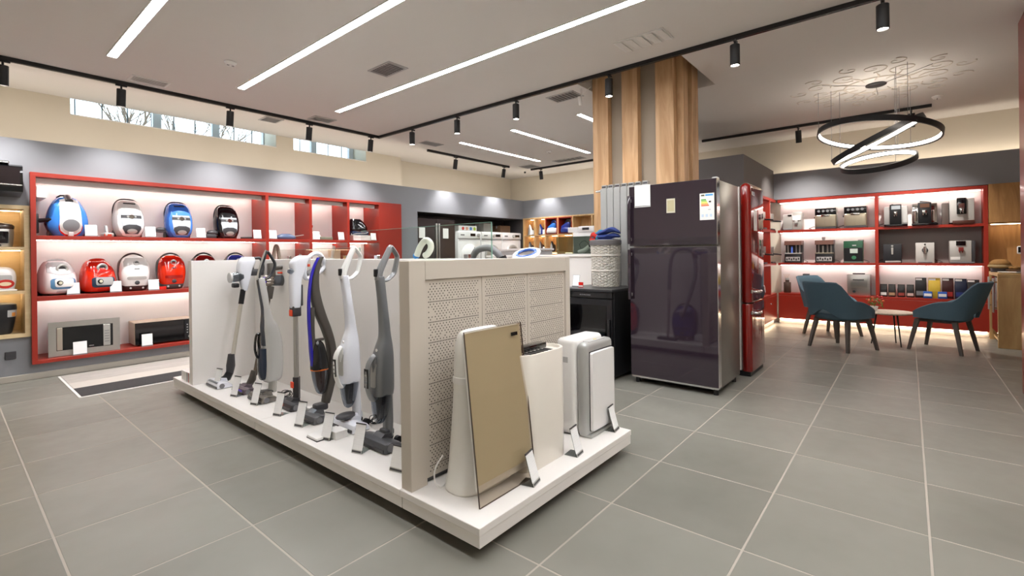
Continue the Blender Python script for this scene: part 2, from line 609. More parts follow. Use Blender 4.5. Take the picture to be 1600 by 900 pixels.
def spot(x, y, tilt, label, energy=60, size=66, col=(1.0, 0.98, 0.96), hot=True):
    """cylinder spot head on a stub below the track; tilt = (rx, ry) about its hinge"""
    t = thing('track_spotlight', label, 'spotlight', (x, y, ZC - 0.04), 0, 'black cylinder track spotlights')
    G().box(-.05, -.013, -.016, .05, .013, 0, .003, 1).build('adapter', m_bmetal, t, 0)
    G().cyl((0, 0, -.012), (0, 0, -.05), .009, n=10).build('stem', m_bmetal, t)
    rot = Euler((tilt[0], tilt[1], 0)).to_matrix().to_4x4()
    R = Matrix.Translation((0, 0, -.045)) @ rot
    g = G().lathe([(.036, 0), (.041, -.004), (.041, -.182), (.039, -.186), (.035, -.186), (.035, -.172), (.0, -.172)][::-1], 22)
    g.xf(R).build('head', m_bmetal, t)
    g = G().lathe([(.0, -.179), (.034, -.179), (.034, -.174), (0, -.174)], 20)
    g.xf(R).build('lens', EMIT('spot_lens_glow', 'FFF4E6', 30.0), t)
    ld = bpy.data.lights.new('spot_beam', 'SPOT')
    ld.energy = energy
    ld.spot_size = math.radians(size)
    ld.spot_blend = 0.9
    ld.shadow_soft_size = 0.028
    ld.color = col
    lo = bpy.data.objects.new('spot_beam', ld)
    COL.objects.link(lo)
    lo.parent = t
    lo.matrix_local = R @ Matrix.Translation((0, 0, -.19))
    return t
d = math.radians
for x, lab in ((0.40, 'cut by the left edge of the picture'), (1.28, 'in front of the first high window'), (2.36, 'at the right end of the first high window'),
               (3.39, 'in front of the small second window'), (4.40, 'beside the corner of the two long tracks')):
    spot(x, 6.54, (d(9), 0), 'black track spotlight ' + lab, 66, 100)
for y, lab in ((5.70, 'next after the corner of the two long tracks'), (4.73, 'third from the track corner, over the island'), (3.69, 'midway between track corner and wooden column'),
               (2.42, 'hanging right in front of the wooden column'), (1.17, 'just right of the wooden column'), (0.13, 'cut by the top edge of the picture')):
    spot(4.55, y, (0, 0), 'black track spotlight ' + lab, 24, 90)
spot(6.42, 6.72, (d(10), 0), 'left black spotlight on the short track before the niche', 60, 85)
spot(7.85, 6.72, (d(10), 0), 'right black spotlight on the short track before the niche', 60, 85)
spot(8.62, 6.30, (0, d(-8)), 'black spotlight over the wooden pigeon holes', 60, 85)
spot(8.45, 1.28, (0, d(-14)), 'black track spotlight left of the ring pendant', 120, 100, (1, .95, .88))
spot(8.45, -0.05, (0, d(-14)), 'black track spotlight seen through the ring pendant', 120, 100, (1, .95, .88))
# ================================================================ shape library for the goods
class Blob:
    """upright body: rows (z, half width, half depth, y centre[, x centre]); superelliptic plan"""
    def __init__(self, rows, e=2.8, n=28, k=6):
        rows = [tuple(r) + (0.0,) * (5 - len(r)) for r in rows]
        self.rows = spline(rows, k)
        self.e, self.n = e, n
    def g(self, g=None):
        g = g or G()
        g.loft([[(x + r[4], y + r[3], r[0]) for x, y in supere(max(r[1], 1e-3), max(r[2], 1e-3), self.e, self.n)] for r in self.rows])
        return g
    def at(self, z):
        R = self.rows
        if z <= R[0][0]: return R[0]
        for a, b in zip(R[:-1], R[1:]):
            if a[0] <= z <= b[0]:
                t = (z - a[0]) / max(b[0] - a[0], 1e-9)
                return tuple(p + (q - p) * t for p, q in zip(a, b))
        return R[-1]
    def front(self, x, z):
        r = self.at(z)
        k = min(abs((x - r[4]) / max(r[1], 1e-6)), 0.999)
        return r[3] - r[2] * (1 - k ** self.e) ** (1 / self.e)

def decal(blob, outline, off=0.002, rings=4, g=None, thick=True):
    """patch that follows the front of a blob, standing off by `off`; outline is a list of (x, z)"""
    g = g or G()
    dense = []
    for (xa, za), (xb, zb) in zip(outline, outline[1:] + outline[:1]):
        m_ = max(1, int(math.hypot(xb - xa, zb - za) / .012))
        dense += [(xa + (xb - xa) * q / m_, za + (zb - za) * q / m_) for q in range(m_)]
    outline = dense
    rings = max(rings, 7)
    cx = sum(p[0] for p in outline) / len(outline)
    cz = sum(p[1] for p in outline) / len(outline)
    n = len(outline)
    vs = [(cx, blob.front(cx, cz) - off, cz)]
    fs = []
    for k in range(1, rings + 1):
        for (x, z) in outline:
            px, pz = cx + (x - cx) * k / rings, cz + (z - cz) * k / rings
            vs.append((px, blob.front(px, pz) - off, pz))
    o = lambda k, j: 1 + (k - 1) * n + j % n
    for j in range(n):
        fs.append((0, o(1, j), o(1, j + 1)))
        for k in range(1, rings):
            fs.append((o(k, j), o(k + 1, j), o(k + 1, j + 1), o(k, j + 1)))
    if thick:
        base = len(vs)
        for (x, z) in outline:
            vs.append((x, blob.front(x, z) + 0.004, z))
        for j in range(n):
            fs.append((o(rings, j), base + j, base + (j + 1) % n, o(rings, j + 1)))
    return g.add(vs, fs)

def ell(cx, cz, a, b, n=20, e=2.0):
    return [(cx + x, cz + z) for x, z in supere(a, b, e, n)]
def rr(cx, cz, w, h, r, n=4):
    return [(cx + x, cz + z) for x, z in rrect(w, h, r, n)]

def button(blob, x, z, r, h=0.008, n=18, g=None):
    g = g or G()
    y = blob.front(x, z)
    s = len(g.v)
    g.lathe([(r, 0), (r, h * .7), (r * .85, h), (0, h)], n)
    g.xf(Matrix.Translation((x, y, z)) @ Matrix.Rotation(PI / 2, 4, 'X'), s)
    return g
def knobring(blob, x, z, R, r, g=None):
    g = g or G()
    return g.ring((x, blob.front(x, z) - r * .4, z), R, r, 'y', 24, 8)

# price cards -------------------------------------------------------------
m_acryl = THIN('clear_acrylic', 'DADEDD')
def price_card(x, y, z, rz, label, w=0.11, h=0.135, tilt=0.18, group='white price cards in acrylic holders'):
    t = thing('price_card', label, 'price card', (x, y, z), rz, group)
    R = Matrix.Rotation(-tilt, 4, 'X')
    G().box(-w/2 + .003, -.0006, .012, w/2 - .003, .0006, h - .003).xf(R).build('paper', m_paper, t, 0)
    g = G().box(-w/2, .0008, 0.0005, w/2, .0025, h)
    g.xf(R)
    g.box(-w/2, 0.0, 0, w/2, .045, .0022)
    g.build('holder', m_acryl, t, 0)
    g = G().box(-w/2, -.0030, .001, w/2, -.0008, .013)
    g.xf(R).build('clip_strip', m_mgrey, t, 0)
    return t
# ================================================================ red shelving with canister vacuums
YS = 6.98
YB = 7.46
sh = thing('red_shelving_unit', 'long red lacquered shelving with pale lit back, holding vacuum cleaners', 'shelving', (0.61, YS, 0.16))
def P(x0, z0, x1, z1, y0=0.0, y1=YB - YS, bev=.0015):
    return G().box(x0 - .61, y0, z0 - .16, x1 - .61, y1, z1 - .16, bev, 1)
P(.61, 2.115, 5.31, 2.16).build('top_panel', m_red, sh, 0)
P(.61, .16, 5.31, .197).build('bottom_panel', m_red, sh, 0)
P(.61, .197, .652, 2.115).build('side_panel', m_red, sh, 0)
P(4.84, .197, 5.31, 2.115).build('end_panel', m_red, sh, 0)
for x in (2.96, 3.60, 4.235):
    P(x, .197, x + .042, 2.115).build('divider', m_red, sh, 0)
for x0, x1 in ((.652, 2.96), (3.002, 3.60), (3.642, 4.235), (4.277, 4.84)):
    for z0, z1 in ((1.462, 1.50), (.815, .86)):
        P(x0, z0, x1, z1).build('shelf', m_red, sh, 0)
        glow(sh, (x0 - .61 + .01, .37 - .014, z0 - .16 - .004, x1 - .61 - .01, .37, z0 - .16 - .0005))
    G().box(x0 - .61, .13, 2.06 - .16, x1 - .61, .14, 2.115 - .16).build('valance', m_backpan, sh, 0)
    glow(sh, (x0 - .61 + .01, .36 - .014, 2.1 - .16, x1 - .61 - .01, .36, 2.104 - .16))
    P(x0, .197, x1, 2.115, YB - YS - .012, YB - YS).build('back_panel', m_backpan, sh, 0)
G().box(.045, .02, 1.90 - .16, .125, .46, 2.02 - .16, .004, 1).build('cable_box', m_white, sh, 0)

# -------- bagless pair-bin vacuum
def floor_nozzle(parent, x, y, z, mat, w=0.11, neck=True, rz=0.0):
    g = G().box(-w/2, -.05, 0, w/2, .05, .05, .018, 3)
    g.cyl((0, 0, .04), (0, .02, .13), .018, .016, 14)
    g.xf(Matrix.Translation((x, y, z)) @ Matrix.Rotation(rz, 4, 'Z'))
    o = g.build('floor_nozzle', mat, parent)
    return o
def vac_bagless(loc, rz, label):
    t = thing('canister_vacuum', label, 'vacuum cleaner', loc, rz, 'canister vacuum cleaners on the red shelves')
    b = Blob([(.0, .10, .08, .0), (.02, .135, .10, 0), (.12, .175, .125, 0), (.25, .165, .12, .005), (.36, .125, .095, .015), (.42, .085, .06, .02), (.435, .05, .03, .02)], 2.5)
    b.g().build('body', M('vac_blue', '3B82D8', 0.15, coat=0.4), t)
    front = [(-.075, .40), (-.088, .30), (-.09, .2), (-.095, .12), (-.085, .06), (-.05, .025), (.0, .012), (.05, .025), (.085, .06), (.095, .12), (.09, .2), (.088, .30), (.075, .40), (.04, .415), (-.04, .415)]
    decal(b, front[::-1], .006, 6).build('front_cover', m_gloss_white, t)
    decal(b, ell(0, .10, .10, .105, 26), .004, 5).build('trim_rim', m_redgloss, t)
    decal(b, ell(0, .118, .088, .088, 26), .010, 5).build('bin_ring', M('pale_grey_plastic', 'D5D2CE', 0.3), t)
    decal(b, ell(0, .118, .072, .068, 24), .013, 5).build('bin_window', m_mgrey, t)
    G().cyl((0, b.front(0, .39) - .012, .385), (0, .0, .44), .034, .030, 18).build('hose_port', m_dgrey, t)
    G().tube([(-.08, .03, .425), (-.05, .02, .452), (0.0, .02, .456), (.03, .02, .45)], .009, 8).build('carry_handle', m_black, t)
    G().box(-.022, b.front(0, .04) - .018, .0, .022, b.front(0, .04) + .02, .05, .006, 2).build('latch', m_lgrey, t)
    dk = Blob([(.0, .11, .085, .02), (.03, .145, .105, .02), (.12, .178, .118, .025), (.16, .176, .10, .035)], 2.5)
    dk.g().build('lower_shell', M('vac_navy', '1D1A4C', 0.25), t)
    for s in (-1, 1):
        G().cyl((s * .13, .02, .03), (s * .155, .02, .03), .045, n=20).build('wheel', m_black, t)
    g = G().box(-.30, -.02, .03, -.23, .05, .24, .012, 2).cyl((-.235, .0, .165), (-.17, -.03, .175), .024, .02, 14)
    g.cyl((-.19, -.03, .172), (-.13, -.06, .18), .02, .026, 14)
    g.build('floor_nozzle', m_black, t)
    return t
vac_bagless((.915, 7.18, 1.50), d(8), 'blue and white bagless canister vacuum on the upper red shelf')

# -------- three matching bin vacuums: white, blue, black
def vac_bin(loc, rz, label, shell, hood):
    t = thing('canister_vacuum', label, 'vacuum cleaner', loc, rz, 'canister vacuum cleaners on the red shelves')
    b = Blob([(.0, .085, .08, .02), (.02, .115, .11, .01), (.10, .140, .13, 0), (.22, .148, .125, .01), (.32, .138, .105, .02), (.40, .118, .075, .035), (.44, .085, .045, .045), (.45, .05, .02, .045)], 3.0)
    b.g().build('body', hood, t)
    o = [(-.10, .32), (-.125, .25), (-.128, .16), (-.115, .08), (-.08, .02), (-.03, .006), (.03, .006), (.08, .02), (.115, .08), (.128, .16), (.125, .25), (.10, .32), (.04, .345), (-.04, .345)]
    decal(b, o, .005, 6).build('front_shell', shell, t)
    w = [(-.092, .285), (-.10, .20), (-.09, .10), (-.06, .035), (.06, .035), (.09, .10), (.10, .20), (.092, .285)]
    decal(b, w, .008, 5).build('bin_window', M('bin_glaze', 'BFC6CC', 0.08, coat=0.6), t)
    decal(b, [(-.098, .262), (-.1, .225), (.1, .225), (.098, .262)], .0095, 4).build('panel_band', m_dgrey, t)
    decal(b, [(-.084, .13), (-.09, .10), (-.06, .04), (.06, .04), (.09, .10), (.084, .13), (.04, .15), (-.04, .15)], .0095, 4).build('filter_cup', m_dgrey, t)
    decal(b, ell(0, .07, .05, .028, 18), .0115, 3).build('filter_cover', m_silver, t)
    button(b, 0, .243, .028, .018).build('dial', m_chrome, t)
    for s in (-1, 1):
        button(b, s * .036, .243, .012, .012).build('button', m_silver, t)
        G().cyl((s * .105, .06, .035), (s * .135, .06, .035), .05, n=20).build('wheel', m_black, t)
    decal(b, rr(0, .405, .12, .016, .006), .003, 3).build('grip_slot', m_black, t)
    g = G()
    for k in range(25):
        a = PI * k / 24
    arch = [(-.135, .05, .25), (-.137, .045, .33), (-.115, .05, .405), (-.07, .055, .452), (0, .055, .462), (.07, .055, .452), (.115, .05, .405), (.137, .045, .33), (.135, .05, .25)]
    G().tube(spline(arch, 4), .008, 8).build('trim_rim', m_black, t)
    return t
m_vwhite = M('vac_white', 'F0EEEC', 0.15, coat=0.4)
m_vgrey = M('vac_light_grey', 'B9B4B0', 0.2, coat=0.3)
m_vblue = M('vac_sky_blue', '4C86DC', 0.15, coat=0.4)
m_vdblue = M('vac_mid_blue', '2F5FB0', 0.15, coat=0.4)
v = vac_bin((1.46, 7.20, 1.50), d(4), 'white bin canister vacuum with turbo brush on the upper red shelf', m_vwhite, m_vgrey)
floor_nozzle(v, -.215, -.05, 0, m_silver, .10, rz=.3)
G().box(-.255, -.105, .005, -.185, -.098, .035, .002, 1).build('brush_strip', M('brush_red', 'A83820', 0.5), v)
v = vac_bin((1.97, 7.20, 1.50), d(2), 'blue bin canister vacuum on the upper red shelf', m_vblue, m_vdblue)
g = G().box(-.27, -.06, .07, -.15, .02, .085, .005, 1).ball((-.20, -.02, .10), (.06, .045, .035), 14, 8).cyl((-.17, -.0, .11), (-.12, .02, .12), .018, n=12)
g.build('floor_nozzle', m_dgrey, v)
v = vac_bin((2.53, 7.20, 1.50), d(0), 'black bin canister vacuum on the upper red shelf', M('vac_black', '19191C', 0.12, coat=0.5), m_gblack)
g = G().box(-.29, -.10, .0, -.15, -.0, .06, .02, 2).ball((-.19, -.05, .075), (.07, .05, .04), 14, 8).cyl((-.2, -.05, .08), (-.12, .02, .12), .018, n=12)
G().cyl((.16, -.05, .015), (.30, -.08, .018), .014, n=12).build('crevice_tool', m_black, v)
g.build('floor_nozzle', m_dgrey, v)

# -------- bag vacuums with round hose port and drawer front
def vac_bag(loc, rz, label, shell, hood, bezel, face, window):
    t = thing('canister_vacuum', label, 'vacuum cleaner', loc, rz, 'canister vacuum cleaners on the red shelves')
    b = Blob([(.012, .10, .10, .02), (.03, .135, .135, .01), (.10, .150, .15, 0), (.22, .142, .14, .005), (.31, .118, .105, .02), (.365, .085, .06, .035), (.38, .05, .03, .04)], 3.2)
    b.g().build('body', shell, t)
    decal(b, [(-.12, .25), (-.105, .33), (-.08, .36), (.08, .36), (.105, .33), (.12, .25), (.04, .225), (-.04, .225)][::-1], .004, 9).build('hood', hood, t)
    knobring(b, 0, .285, .042, .013).build('port_ring', m_silver, t)
    G().cyl((0, b.front(0, .285) - .004, .285), (0, b.front(0, .285) + .02, .285), .034, n=20).build('hose_port', m_dgrey, t)
    decal(b, rr(0, .125, .215, .115, .03), .004, 5).build('drawer_recess', bezel, t)
    decal(b, rr(.002, .135, .16, .09, .02), .012, 5).build('drawer_front', face, t)
    button(b, -.04, .135, .026, .024).build('dial_rim', m_black, t)
    button(b, -.04, .135, .018, .028).build('dial', M('dial_cream', 'DCD8C0', .3), t)
    decal(b, rr(0, .04, .11, .024, .005), .004, 3).build('latch', hood, t)
    G().box(-.10, -.08, 0, .10, .12, .03, .01, 2).build('undercarriage', m_black, t)
    for s in (-1, 1):
        G().cyl((s * .105, .09, .04), (s * .14, .09, .04), .055, n=20).build('wheel', m_black, t)
    G().tube(spline([(-.08, .02, .352), (-.06, .005, .378), (0, .0, .386), (.06, .005, .378), (.08, .02, .352)], 4), .009, 8).build('carry_handle', hood, t)
    return t
m_pinkw = M('vac_pale_rose_white', 'EFE4E4', 0.2, coat=0.3)
vac_bag((.825, 7.17, .86), d(16), 'white drawer-front bag vacuum with blue accents on middle red shelf', m_pinkw, M('vac_pearl_grey', 'C6C3C4', .25, coat=.3), M('bezel_blue', '5C87AE', .3), m_vwhite, m_bluegloss)
vac_bag((1.165, 7.17, .86), d(14), 'orange-red drawer-front bag vacuum on the middle red shelf', M('vac_orange_red', 'DE2A0E', .12, coat=.5), M('vac_deep_red', 'B81C0E', .15, coat=.4), M('bezel_navy', '26384E', .3), m_lgrey, m_dgrey)

# -------- slim upright-stored vacuums
def vac_slim(loc, rz, label, shell, hood, bumper):
    t = thing('canister_vacuum', label, 'vacuum cleaner', loc, rz, 'canister vacuum cleaners on the red shelves')
    b = Blob([(.05, .105, .085, .0), (.07, .128, .10, .0), (.20, .145, .115, 0), (.32, .138, .10, .01), (.385, .108, .07, .02), (.415, .07, .04, .03), (.42, .04, .02, .03)], 3.2)
    b.g().build('body', shell, t)
    dk = Blob([(.0, .085, .07, .02), (.015, .115, .095, .015), (.07, .130, .108, .01), (.22, .147, .10, .03), (.34, .140, .08, .04), (.40, .10, .04, .05)], 3.2)
    dk.g().build('bumper', bumper, t)
    decal(b, [(-.12, .29), (-.118, .35), (-.09, .395), (.09, .395), (.118, .35), (.12, .29), (.05, .315), (-.05, .315)][::-1], .004, 9).build('hood', hood, t)
    knobring(b, 0.0, .335, .026, .008).build('port_ring', m_silver, t)
    button(b, 0, .335, .022, .004).build('hose_port', m_dgrey, t)
    decal(b, rr(.0, .265, .05, .01, .003), .003, 2).build('badge', m_dgrey, t)
    decal(b, rr(.0, .155, .19, .036, .016), .004, 4).build('grip_recess', hood, t)
    button(b, 0, .10, .024, .008).build('dial', m_dgrey, t)
    for s in (-1, 1):
        button(dk, s * .06, .036, .011, .005).build('foot_cap', m_lgrey, t)
    G().tube(spline([(-.115, .04, .37), (-.07, .03, .425), (0, .03, .447), (.07, .03, .425), (.115, .04, .37)], 5), .011, 10).build('carry_handle', bumper, t)
    return t
m_brownbump = M('bumper_brown', '3A2524', .4)
vac_slim((1.50, 7.16, .86), d(4), 'white slim canister vacuum with brown bumper on middle red shelf', m_vwhite, m_vgrey, m_brownbump)
vac_slim((1.875, 7.16, .86), d(2), 'bright red slim canister vacuum beside the island panel', M('vac_bright_red', 'D92B0C', .12, coat=.5), M('vac_ruby', 'A8140A', .12, coat=.4), M('bumper_grey', '4A4B49', .4))
vac_slim((2.245, 7.16, .86), 0, 'dark red slim vacuum peeking over the island top', M('vac_maroon', '7A1512', .12, coat=.5), M('vac_maroon_dark', '5C0F0F', .12, coat=.4), m_black)
vac_slim((2.635, 7.16, .86), 0, 'dark blue slim vacuum peeking over the island top', M('vac_royal', '25368F', .12, coat=.5), M('vac_royal_dark', '1B2768', .12, coat=.4), m_dgrey)

# -------- cards on the red shelves
for x, z, lab in ((1.095, 1.5, 'right of the blue and white bagless vacuum'), (1.64, 1.5, 'right of the white bin vacuum'), (2.175, 1.5, 'right of the blue bin vacuum'),
                  (2.87, 1.5, 'at the right end of the upper vacuum shelf'), (3.085, 1.5, 'in the first narrow red bay'), (3.74, 1.5, 'at the left of the second narrow red bay'),
                  (4.16, 1.5, 'at the right of the second narrow red bay'), (4.765, 1.5, 'in the last narrow red bay'),
                  (.94, .86, 'right of the white drawer-front vacuum'), (1.305, .86, 'right of the orange-red vacuum'), (1.665, .86, 'right of the white slim vacuum')):
    price_card(x, 7.03, z, 0, 'white price card ' + lab)
g = G().box(1.72, 7.03, .86, 1.79, 7.06, .90, .003, 1)
tag(g.build('red_tag', m_redgloss, None, 0), 'small red and white tag beside the bright red vacuum', 'tag')

# -------- things in the narrow bays
t = thing('handheld_steamer', 'flat blue and grey floor tool lying in the first narrow red bay', 'floor tool', (3.30, 7.12, 1.5))
b = Blob([(.0, .13, .05, 0), (.03, .15, .06, 0), (.06, .12, .05, 0), (.085, .06, .03, 0)], 3)
b.g().build('body', M('tool_slate', '4E5E7C', .3), t)
G().tube([(.12, 0, .05), (.20, .02, .06), (.29, .03, .075)], .009, 8).build('tube', m_silver, t)
t = thing('robot_brush', 'small grey and green attachment lying in the second narrow red bay', 'floor tool', (3.94, 7.14, 1.5))
G().box(-.11, -.04, 0, .11, .05, .055, .012, 2).build('body', M('tool_olive', '6E7263', .4), t)
G().cyl((-.16, 0, .05), (-.09, 0, .05), .03, n=16).build('roller', m_lgrey, t)
t = thing('red_ball_tool', 'small red cap standing behind the second bay price card', 'floor tool', (3.74, 7.25, 1.5))
G().lathe([(.03, 0), (.03, .19), (.045, .2), (.05, .23), (.03, .25), (.0, .252)], 18).build('body', m_redgloss, t)
t = thing('steam_iron_station', 'glossy black ironing station on a white box in the last narrow bay', 'iron', (4.53, 7.16, 1.59))
b = Blob([(.06, .13, .09, 0), (.09, .17, .11, 0), (.15, .16, .10, 0), (.22, .13, .08, 0, -.02), (.27, .09, .05, 0, -.04)], 2.6)
b.g().build('body', m_gblack, t)
G().box(-.15, -.09, 0, .17, .09, .07, .02, 2).build('base', M('iron_navy', '23304E', .2, coat=.4), t)
G().tube(spline([(-.14, -.05, .03), (-.17, -.10, .0), (-.1, -.12, .02), (.08, -.12, .03), (.15, -.08, .06)], 4), .006, 8).build('cord', m_lgrey, t)
tag(G().box(4.39, 7.06, 1.5, 4.73, 7.28, 1.588, .004, 1).build('flat_carton', m_white, None, 0), 'flat white carton under the black ironing station', 'box')
def hose_loop(x, y, z, w, h, r, mat, label, lean=0.0):
    pts = spline([(-w, 0, 0), (-w * .8, lean * .5, h * .6), (-w * .3, lean, h * .95), (w * .3, lean, h * .95), (w * .8, lean * .5, h * .6), (w, 0, 0)], 10)
    t = thing('vacuum_hose', label, 'hose', (x, y, z), 0)
    g = G()
    rs = [r * (1 + .07 * (i % 2)) for i in range(len(pts))]
    g.tube(pts, rs, 12)
    g.build('hose', mat, t)
    G().cyl((-w, 0, 0), (-w, 0, .03), r * 1.25, n=14).build('cuff', m_lgrey, t)
    return t
hose_loop(3.20, 7.2, .86, .055, .55, .024, M('hose_taupe', 'A79C8C', .5), 'taupe vacuum hose loop in the lower first narrow bay')
t = thing('upholstery_tool', 'pink rounded floor tool in the lower first narrow bay', 'floor tool', (3.52, 7.15, .86))
Blob([(0, .08, .06, 0), (.3, .09, .06, 0), (.36, .08, .05, 0), (.38, .04, .03, 0)], 3).g().build('body', M('tool_rose', 'D78F86', .4), t)
G().cyl((0, 0, .36), (.02, 0, .42), .02, n=12).build('neck', m_lgrey, t)
t = thing('vacuum_wand', 'white wand with hooked cord in the lower second narrow bay', 'wand', (4.02, 7.2, .86))
G().tube([(0, 0, 0), (.05, .0, .3), (.10, 0, .55)], [.02, .02, .026], 12).build('wand', m_white, t)
G().tube(spline([(0, -.02, .1), (-.2, -.02, .32), (-.12, -.02, .36), (.02, -.02, .36)], 5), .007, 8).build('cord', m_white, t)
t = thing('cream_carton', 'cream carton standing in the lower second narrow bay', 'box', (4.16, 7.25, .86))
G().box(-.07, -.06, 0, .07, .08, .48, .004, 1).build('box', M('carton_cream', 'E5D2B8', .6), t, 0)
G().box(-.072, -.062, .44, .072, .082, .49, .004, 1).build('lid', M('carton_cream', 'E5D2B8', .6), t, 0)

# -------- microwaves
mw = thing('microwave', 'built-in microwave in a wide stainless steel frame on bottom shelf', 'microwave', (1.035, 7.04, .197), d(-4))
def frame(g, w0, h0, w1, h1, cx, cz, y0, y1):
    g.box(cx - w0, y0, cz - h0, cx - w1, y1, cz + h0).box(cx + w1, y0, cz - h0, cx + w0, y1, cz + h0)
    g.box(cx - w1, y0, cz - h0, cx + w1, y1, cz - h1).box(cx - w1, y0, cz + h1, cx + w1, y1, cz + h0)
    return g
frame(G(), .297, .185, .235, .125, 0, .19, -.012, .0).build('trim_frame', m_steel, mw, 0)
G().box(-.255, 0, .045, .255, .33, .33, .004, 1).build('body', m_dgrey, mw, 0)
G().box(-.235, -.008, .065, .235, .002, .315).build('surround', m_black, mw, 0)
G().box(-.185, -.014, .07, .148, -.004, .31, .002, 1).build('door_glass', m_gblack, mw, 0)
G().box(-.232, -.018, .07, -.186, -.004, .31, .003, 1).build('door_handle', M('satin_beige_metal', 'B9B0A2', .35, .6), mw, 0)
cp = G().box(.152, -.014, .07, .212, -.004, .31, .002, 1).build('control_panel', m_silver, mw, 0)
for k in range(5):
    G().box(.162, -.017, .115 + .03 * k, .203, -.0138, .121 + .03 * k).build('button', m_mgrey, cp, 0)
G().box(.03, -.016, .085, .07, -.0135, .09).build('badge', m_silver, mw, 0)
price_card(.985, 7.0, .236, 0, 'white price card stuck to the framed microwave', .12, .15, .05).location.z = .197
mw = thing('microwave', 'free-standing black-fronted microwave with beige case on bottom shelf', 'microwave', (1.79, 7.07, .197), d(-2))
G().box(-.31, .01, .012, .31, .34, .28, .008, 2).build('body', M('case_beige', 'C4B29F', .4), mw, 0)
G().box(-.305, -.012, .018, .19, .012, .275, .004, 1).build('door_glass', m_gblack, mw, 0)
cp = G().box(.192, -.012, .018, .305, .012, .275, .004, 1).build('control_panel', m_black, mw, 0)
for k in range(4):
    for j in range(3):
        G().box(.215 + .03 * j, -.0145, .10 + .033 * k, .229 + .03 * j, -.0118, .113 + .033 * k).build('button', m_lgrey, cp, 0)
G().cyl((.25, -.026, .055), (.25, -.011, .055), .02, n=18).build('dial', m_silver, cp)
for s in (-1, 1):
    G().cyl((s * .26, .05, 0), (s * .26, .05, .014), .015, n=12).build('foot', m_black, mw)
price_card(1.585, 7.0, .197, 0, 'white price card before the beige microwave', .11, .15, .05)

# ================================================================ oak shelving cut by the left edge
oak = thing('oak_shelving_unit', 'pale oak shelving with warm lit compartments at the left edge', 'shelving', (-.62, 7.02, .45))
def Q(x0, z0, x1, z1, y0=0.0, y1=.42, bev=.0015):
    return G().box(x0 + .62, y0, z0 - .45, x1 + .62, y1, z1 - .45, bev, 1)
Q(-.62, 1.77, .61, 1.81).build('top_panel', m_lightoak, oak, 0)
Q(-.62, .45, .61, .49).build('bottom_panel', m_lightoak, oak, 0)
Q(.565, .49, .61, 1.77).build('side_panel', m_lightoak, oak, 0)
Q(-.62, .49, -.58, 1.77).build('side_panel', m_lightoak, oak, 0)
for z in (1.35, .90):
    Q(-.58, z, .565, z + .03).build('shelf', m_lightoak, oak, 0)
    glow(oak, (.05, .30, z - .4545, 1.18, .312, z - .4505), mat=m_ledwarm)
glow(oak, (.05, .30, 1.765 - .45, 1.18, .312, 1.769 - .45), mat=m_ledwarm)
Q(-.58, .49, .565, 1.77, .40, .42).build('back_panel', m_lightoak, oak, 0)

t = thing('multicooker', 'steel and brown multicooker in the top oak compartment', 'multicooker', (.33, 7.19, 1.38), d(10))
Blob([(0, .13, .12, 0), (.015, .155, .14, 0), (.15, .165, .15, 0), (.19, .16, .145, 0)], 4).g().build('body', m_steel, t)
b = Blob([(.185, .168, .152, 0), (.22, .17, .15, 0), (.245, .14, .12, 0), (.25, .08, .07, 0)], 3.5)
b.g().build('lid', M('cooker_brown', '3B2A22', .25, coat=.3), t)
b = Blob([(0, .13, .12, 0), (.015, .155, .14, 0), (.15, .165, .15, 0), (.19, .16, .145, 0)], 4)
decal(b, rr(.05, .10, .11, .12, .01), .004).build('control_panel', m_gblack, t)
decal(b, rr(.0, .16, .05, .03, .004), .006).build('sticker', m_white, t)
G().box(-.17, -.02, .17, -.15, .02, .2, .004, 1).build('side_grip', m_dgrey, t, 0)
G().lathe([(.135, 0), (.15, .012), (.15, .03), (.0, .03)], 24).build('base_ring', m_dgrey, t)

t = thing('multicooker', 'white multicooker with red oval sticker in the middle oak compartment', 'multicooker', (.335, 7.19, .93), d(8))
b = Blob([(0, .14, .13, 0), (.015, .16, .145, 0), (.12, .175, .155, 0), (.2, .165, .15, 0), (.24, .13, .11, 0), (.25, .07, .06, 0)], 4)
b.g().build('body', m_gloss_white, t)
decal(b, rr(.03, .11, .19, .11, .02), .004).build('control_panel', m_lgrey, t)
decal(b, ell(.075, .075, .07, .045), .007).build('sticker', M('sticker_red', 'C8342A', .4), t)
decal(b, ell(.075, .075, .045, .02), .0085).build('sticker_print', M('sticker_pale', 'F0DDB8', .4), t)
G().box(-.16, -.165, -.0, .16, -.12, .018, .006, 1).build('base_band', m_white, t, 0)

t = thing('multicooker', 'tall black multicooker in the bottom oak compartment', 'multicooker', (.33, 7.20, .49), d(6))
b = Blob([(0, .12, .11, 0), (.02, .15, .135, 0), (.22, .18, .16, 0), (.28, .182, .16, 0), (.305, .17, .15, 0), (.315, .1, .09, 0)], 4)
b.g().build('body', M('cooker_black', '202022', .35), t)
decal(b, rr(.135, .21, .075, .07, .004), .003).build('sticker', m_lgrey, t)
decal(b, rr(.145, .20, .03, .04, .004), .0045).build('sticker_print', M('sticker_orange', 'D98A3C', .4), t)
decal(b, rr(-.02, .2, .12, .09, .012), .003).build('control_panel', m_gblack, t)
G().box(-.03, -.175, .285, .03, -.13, .30, .004, 1).build('lid_latch', m_dgrey, t, 0)

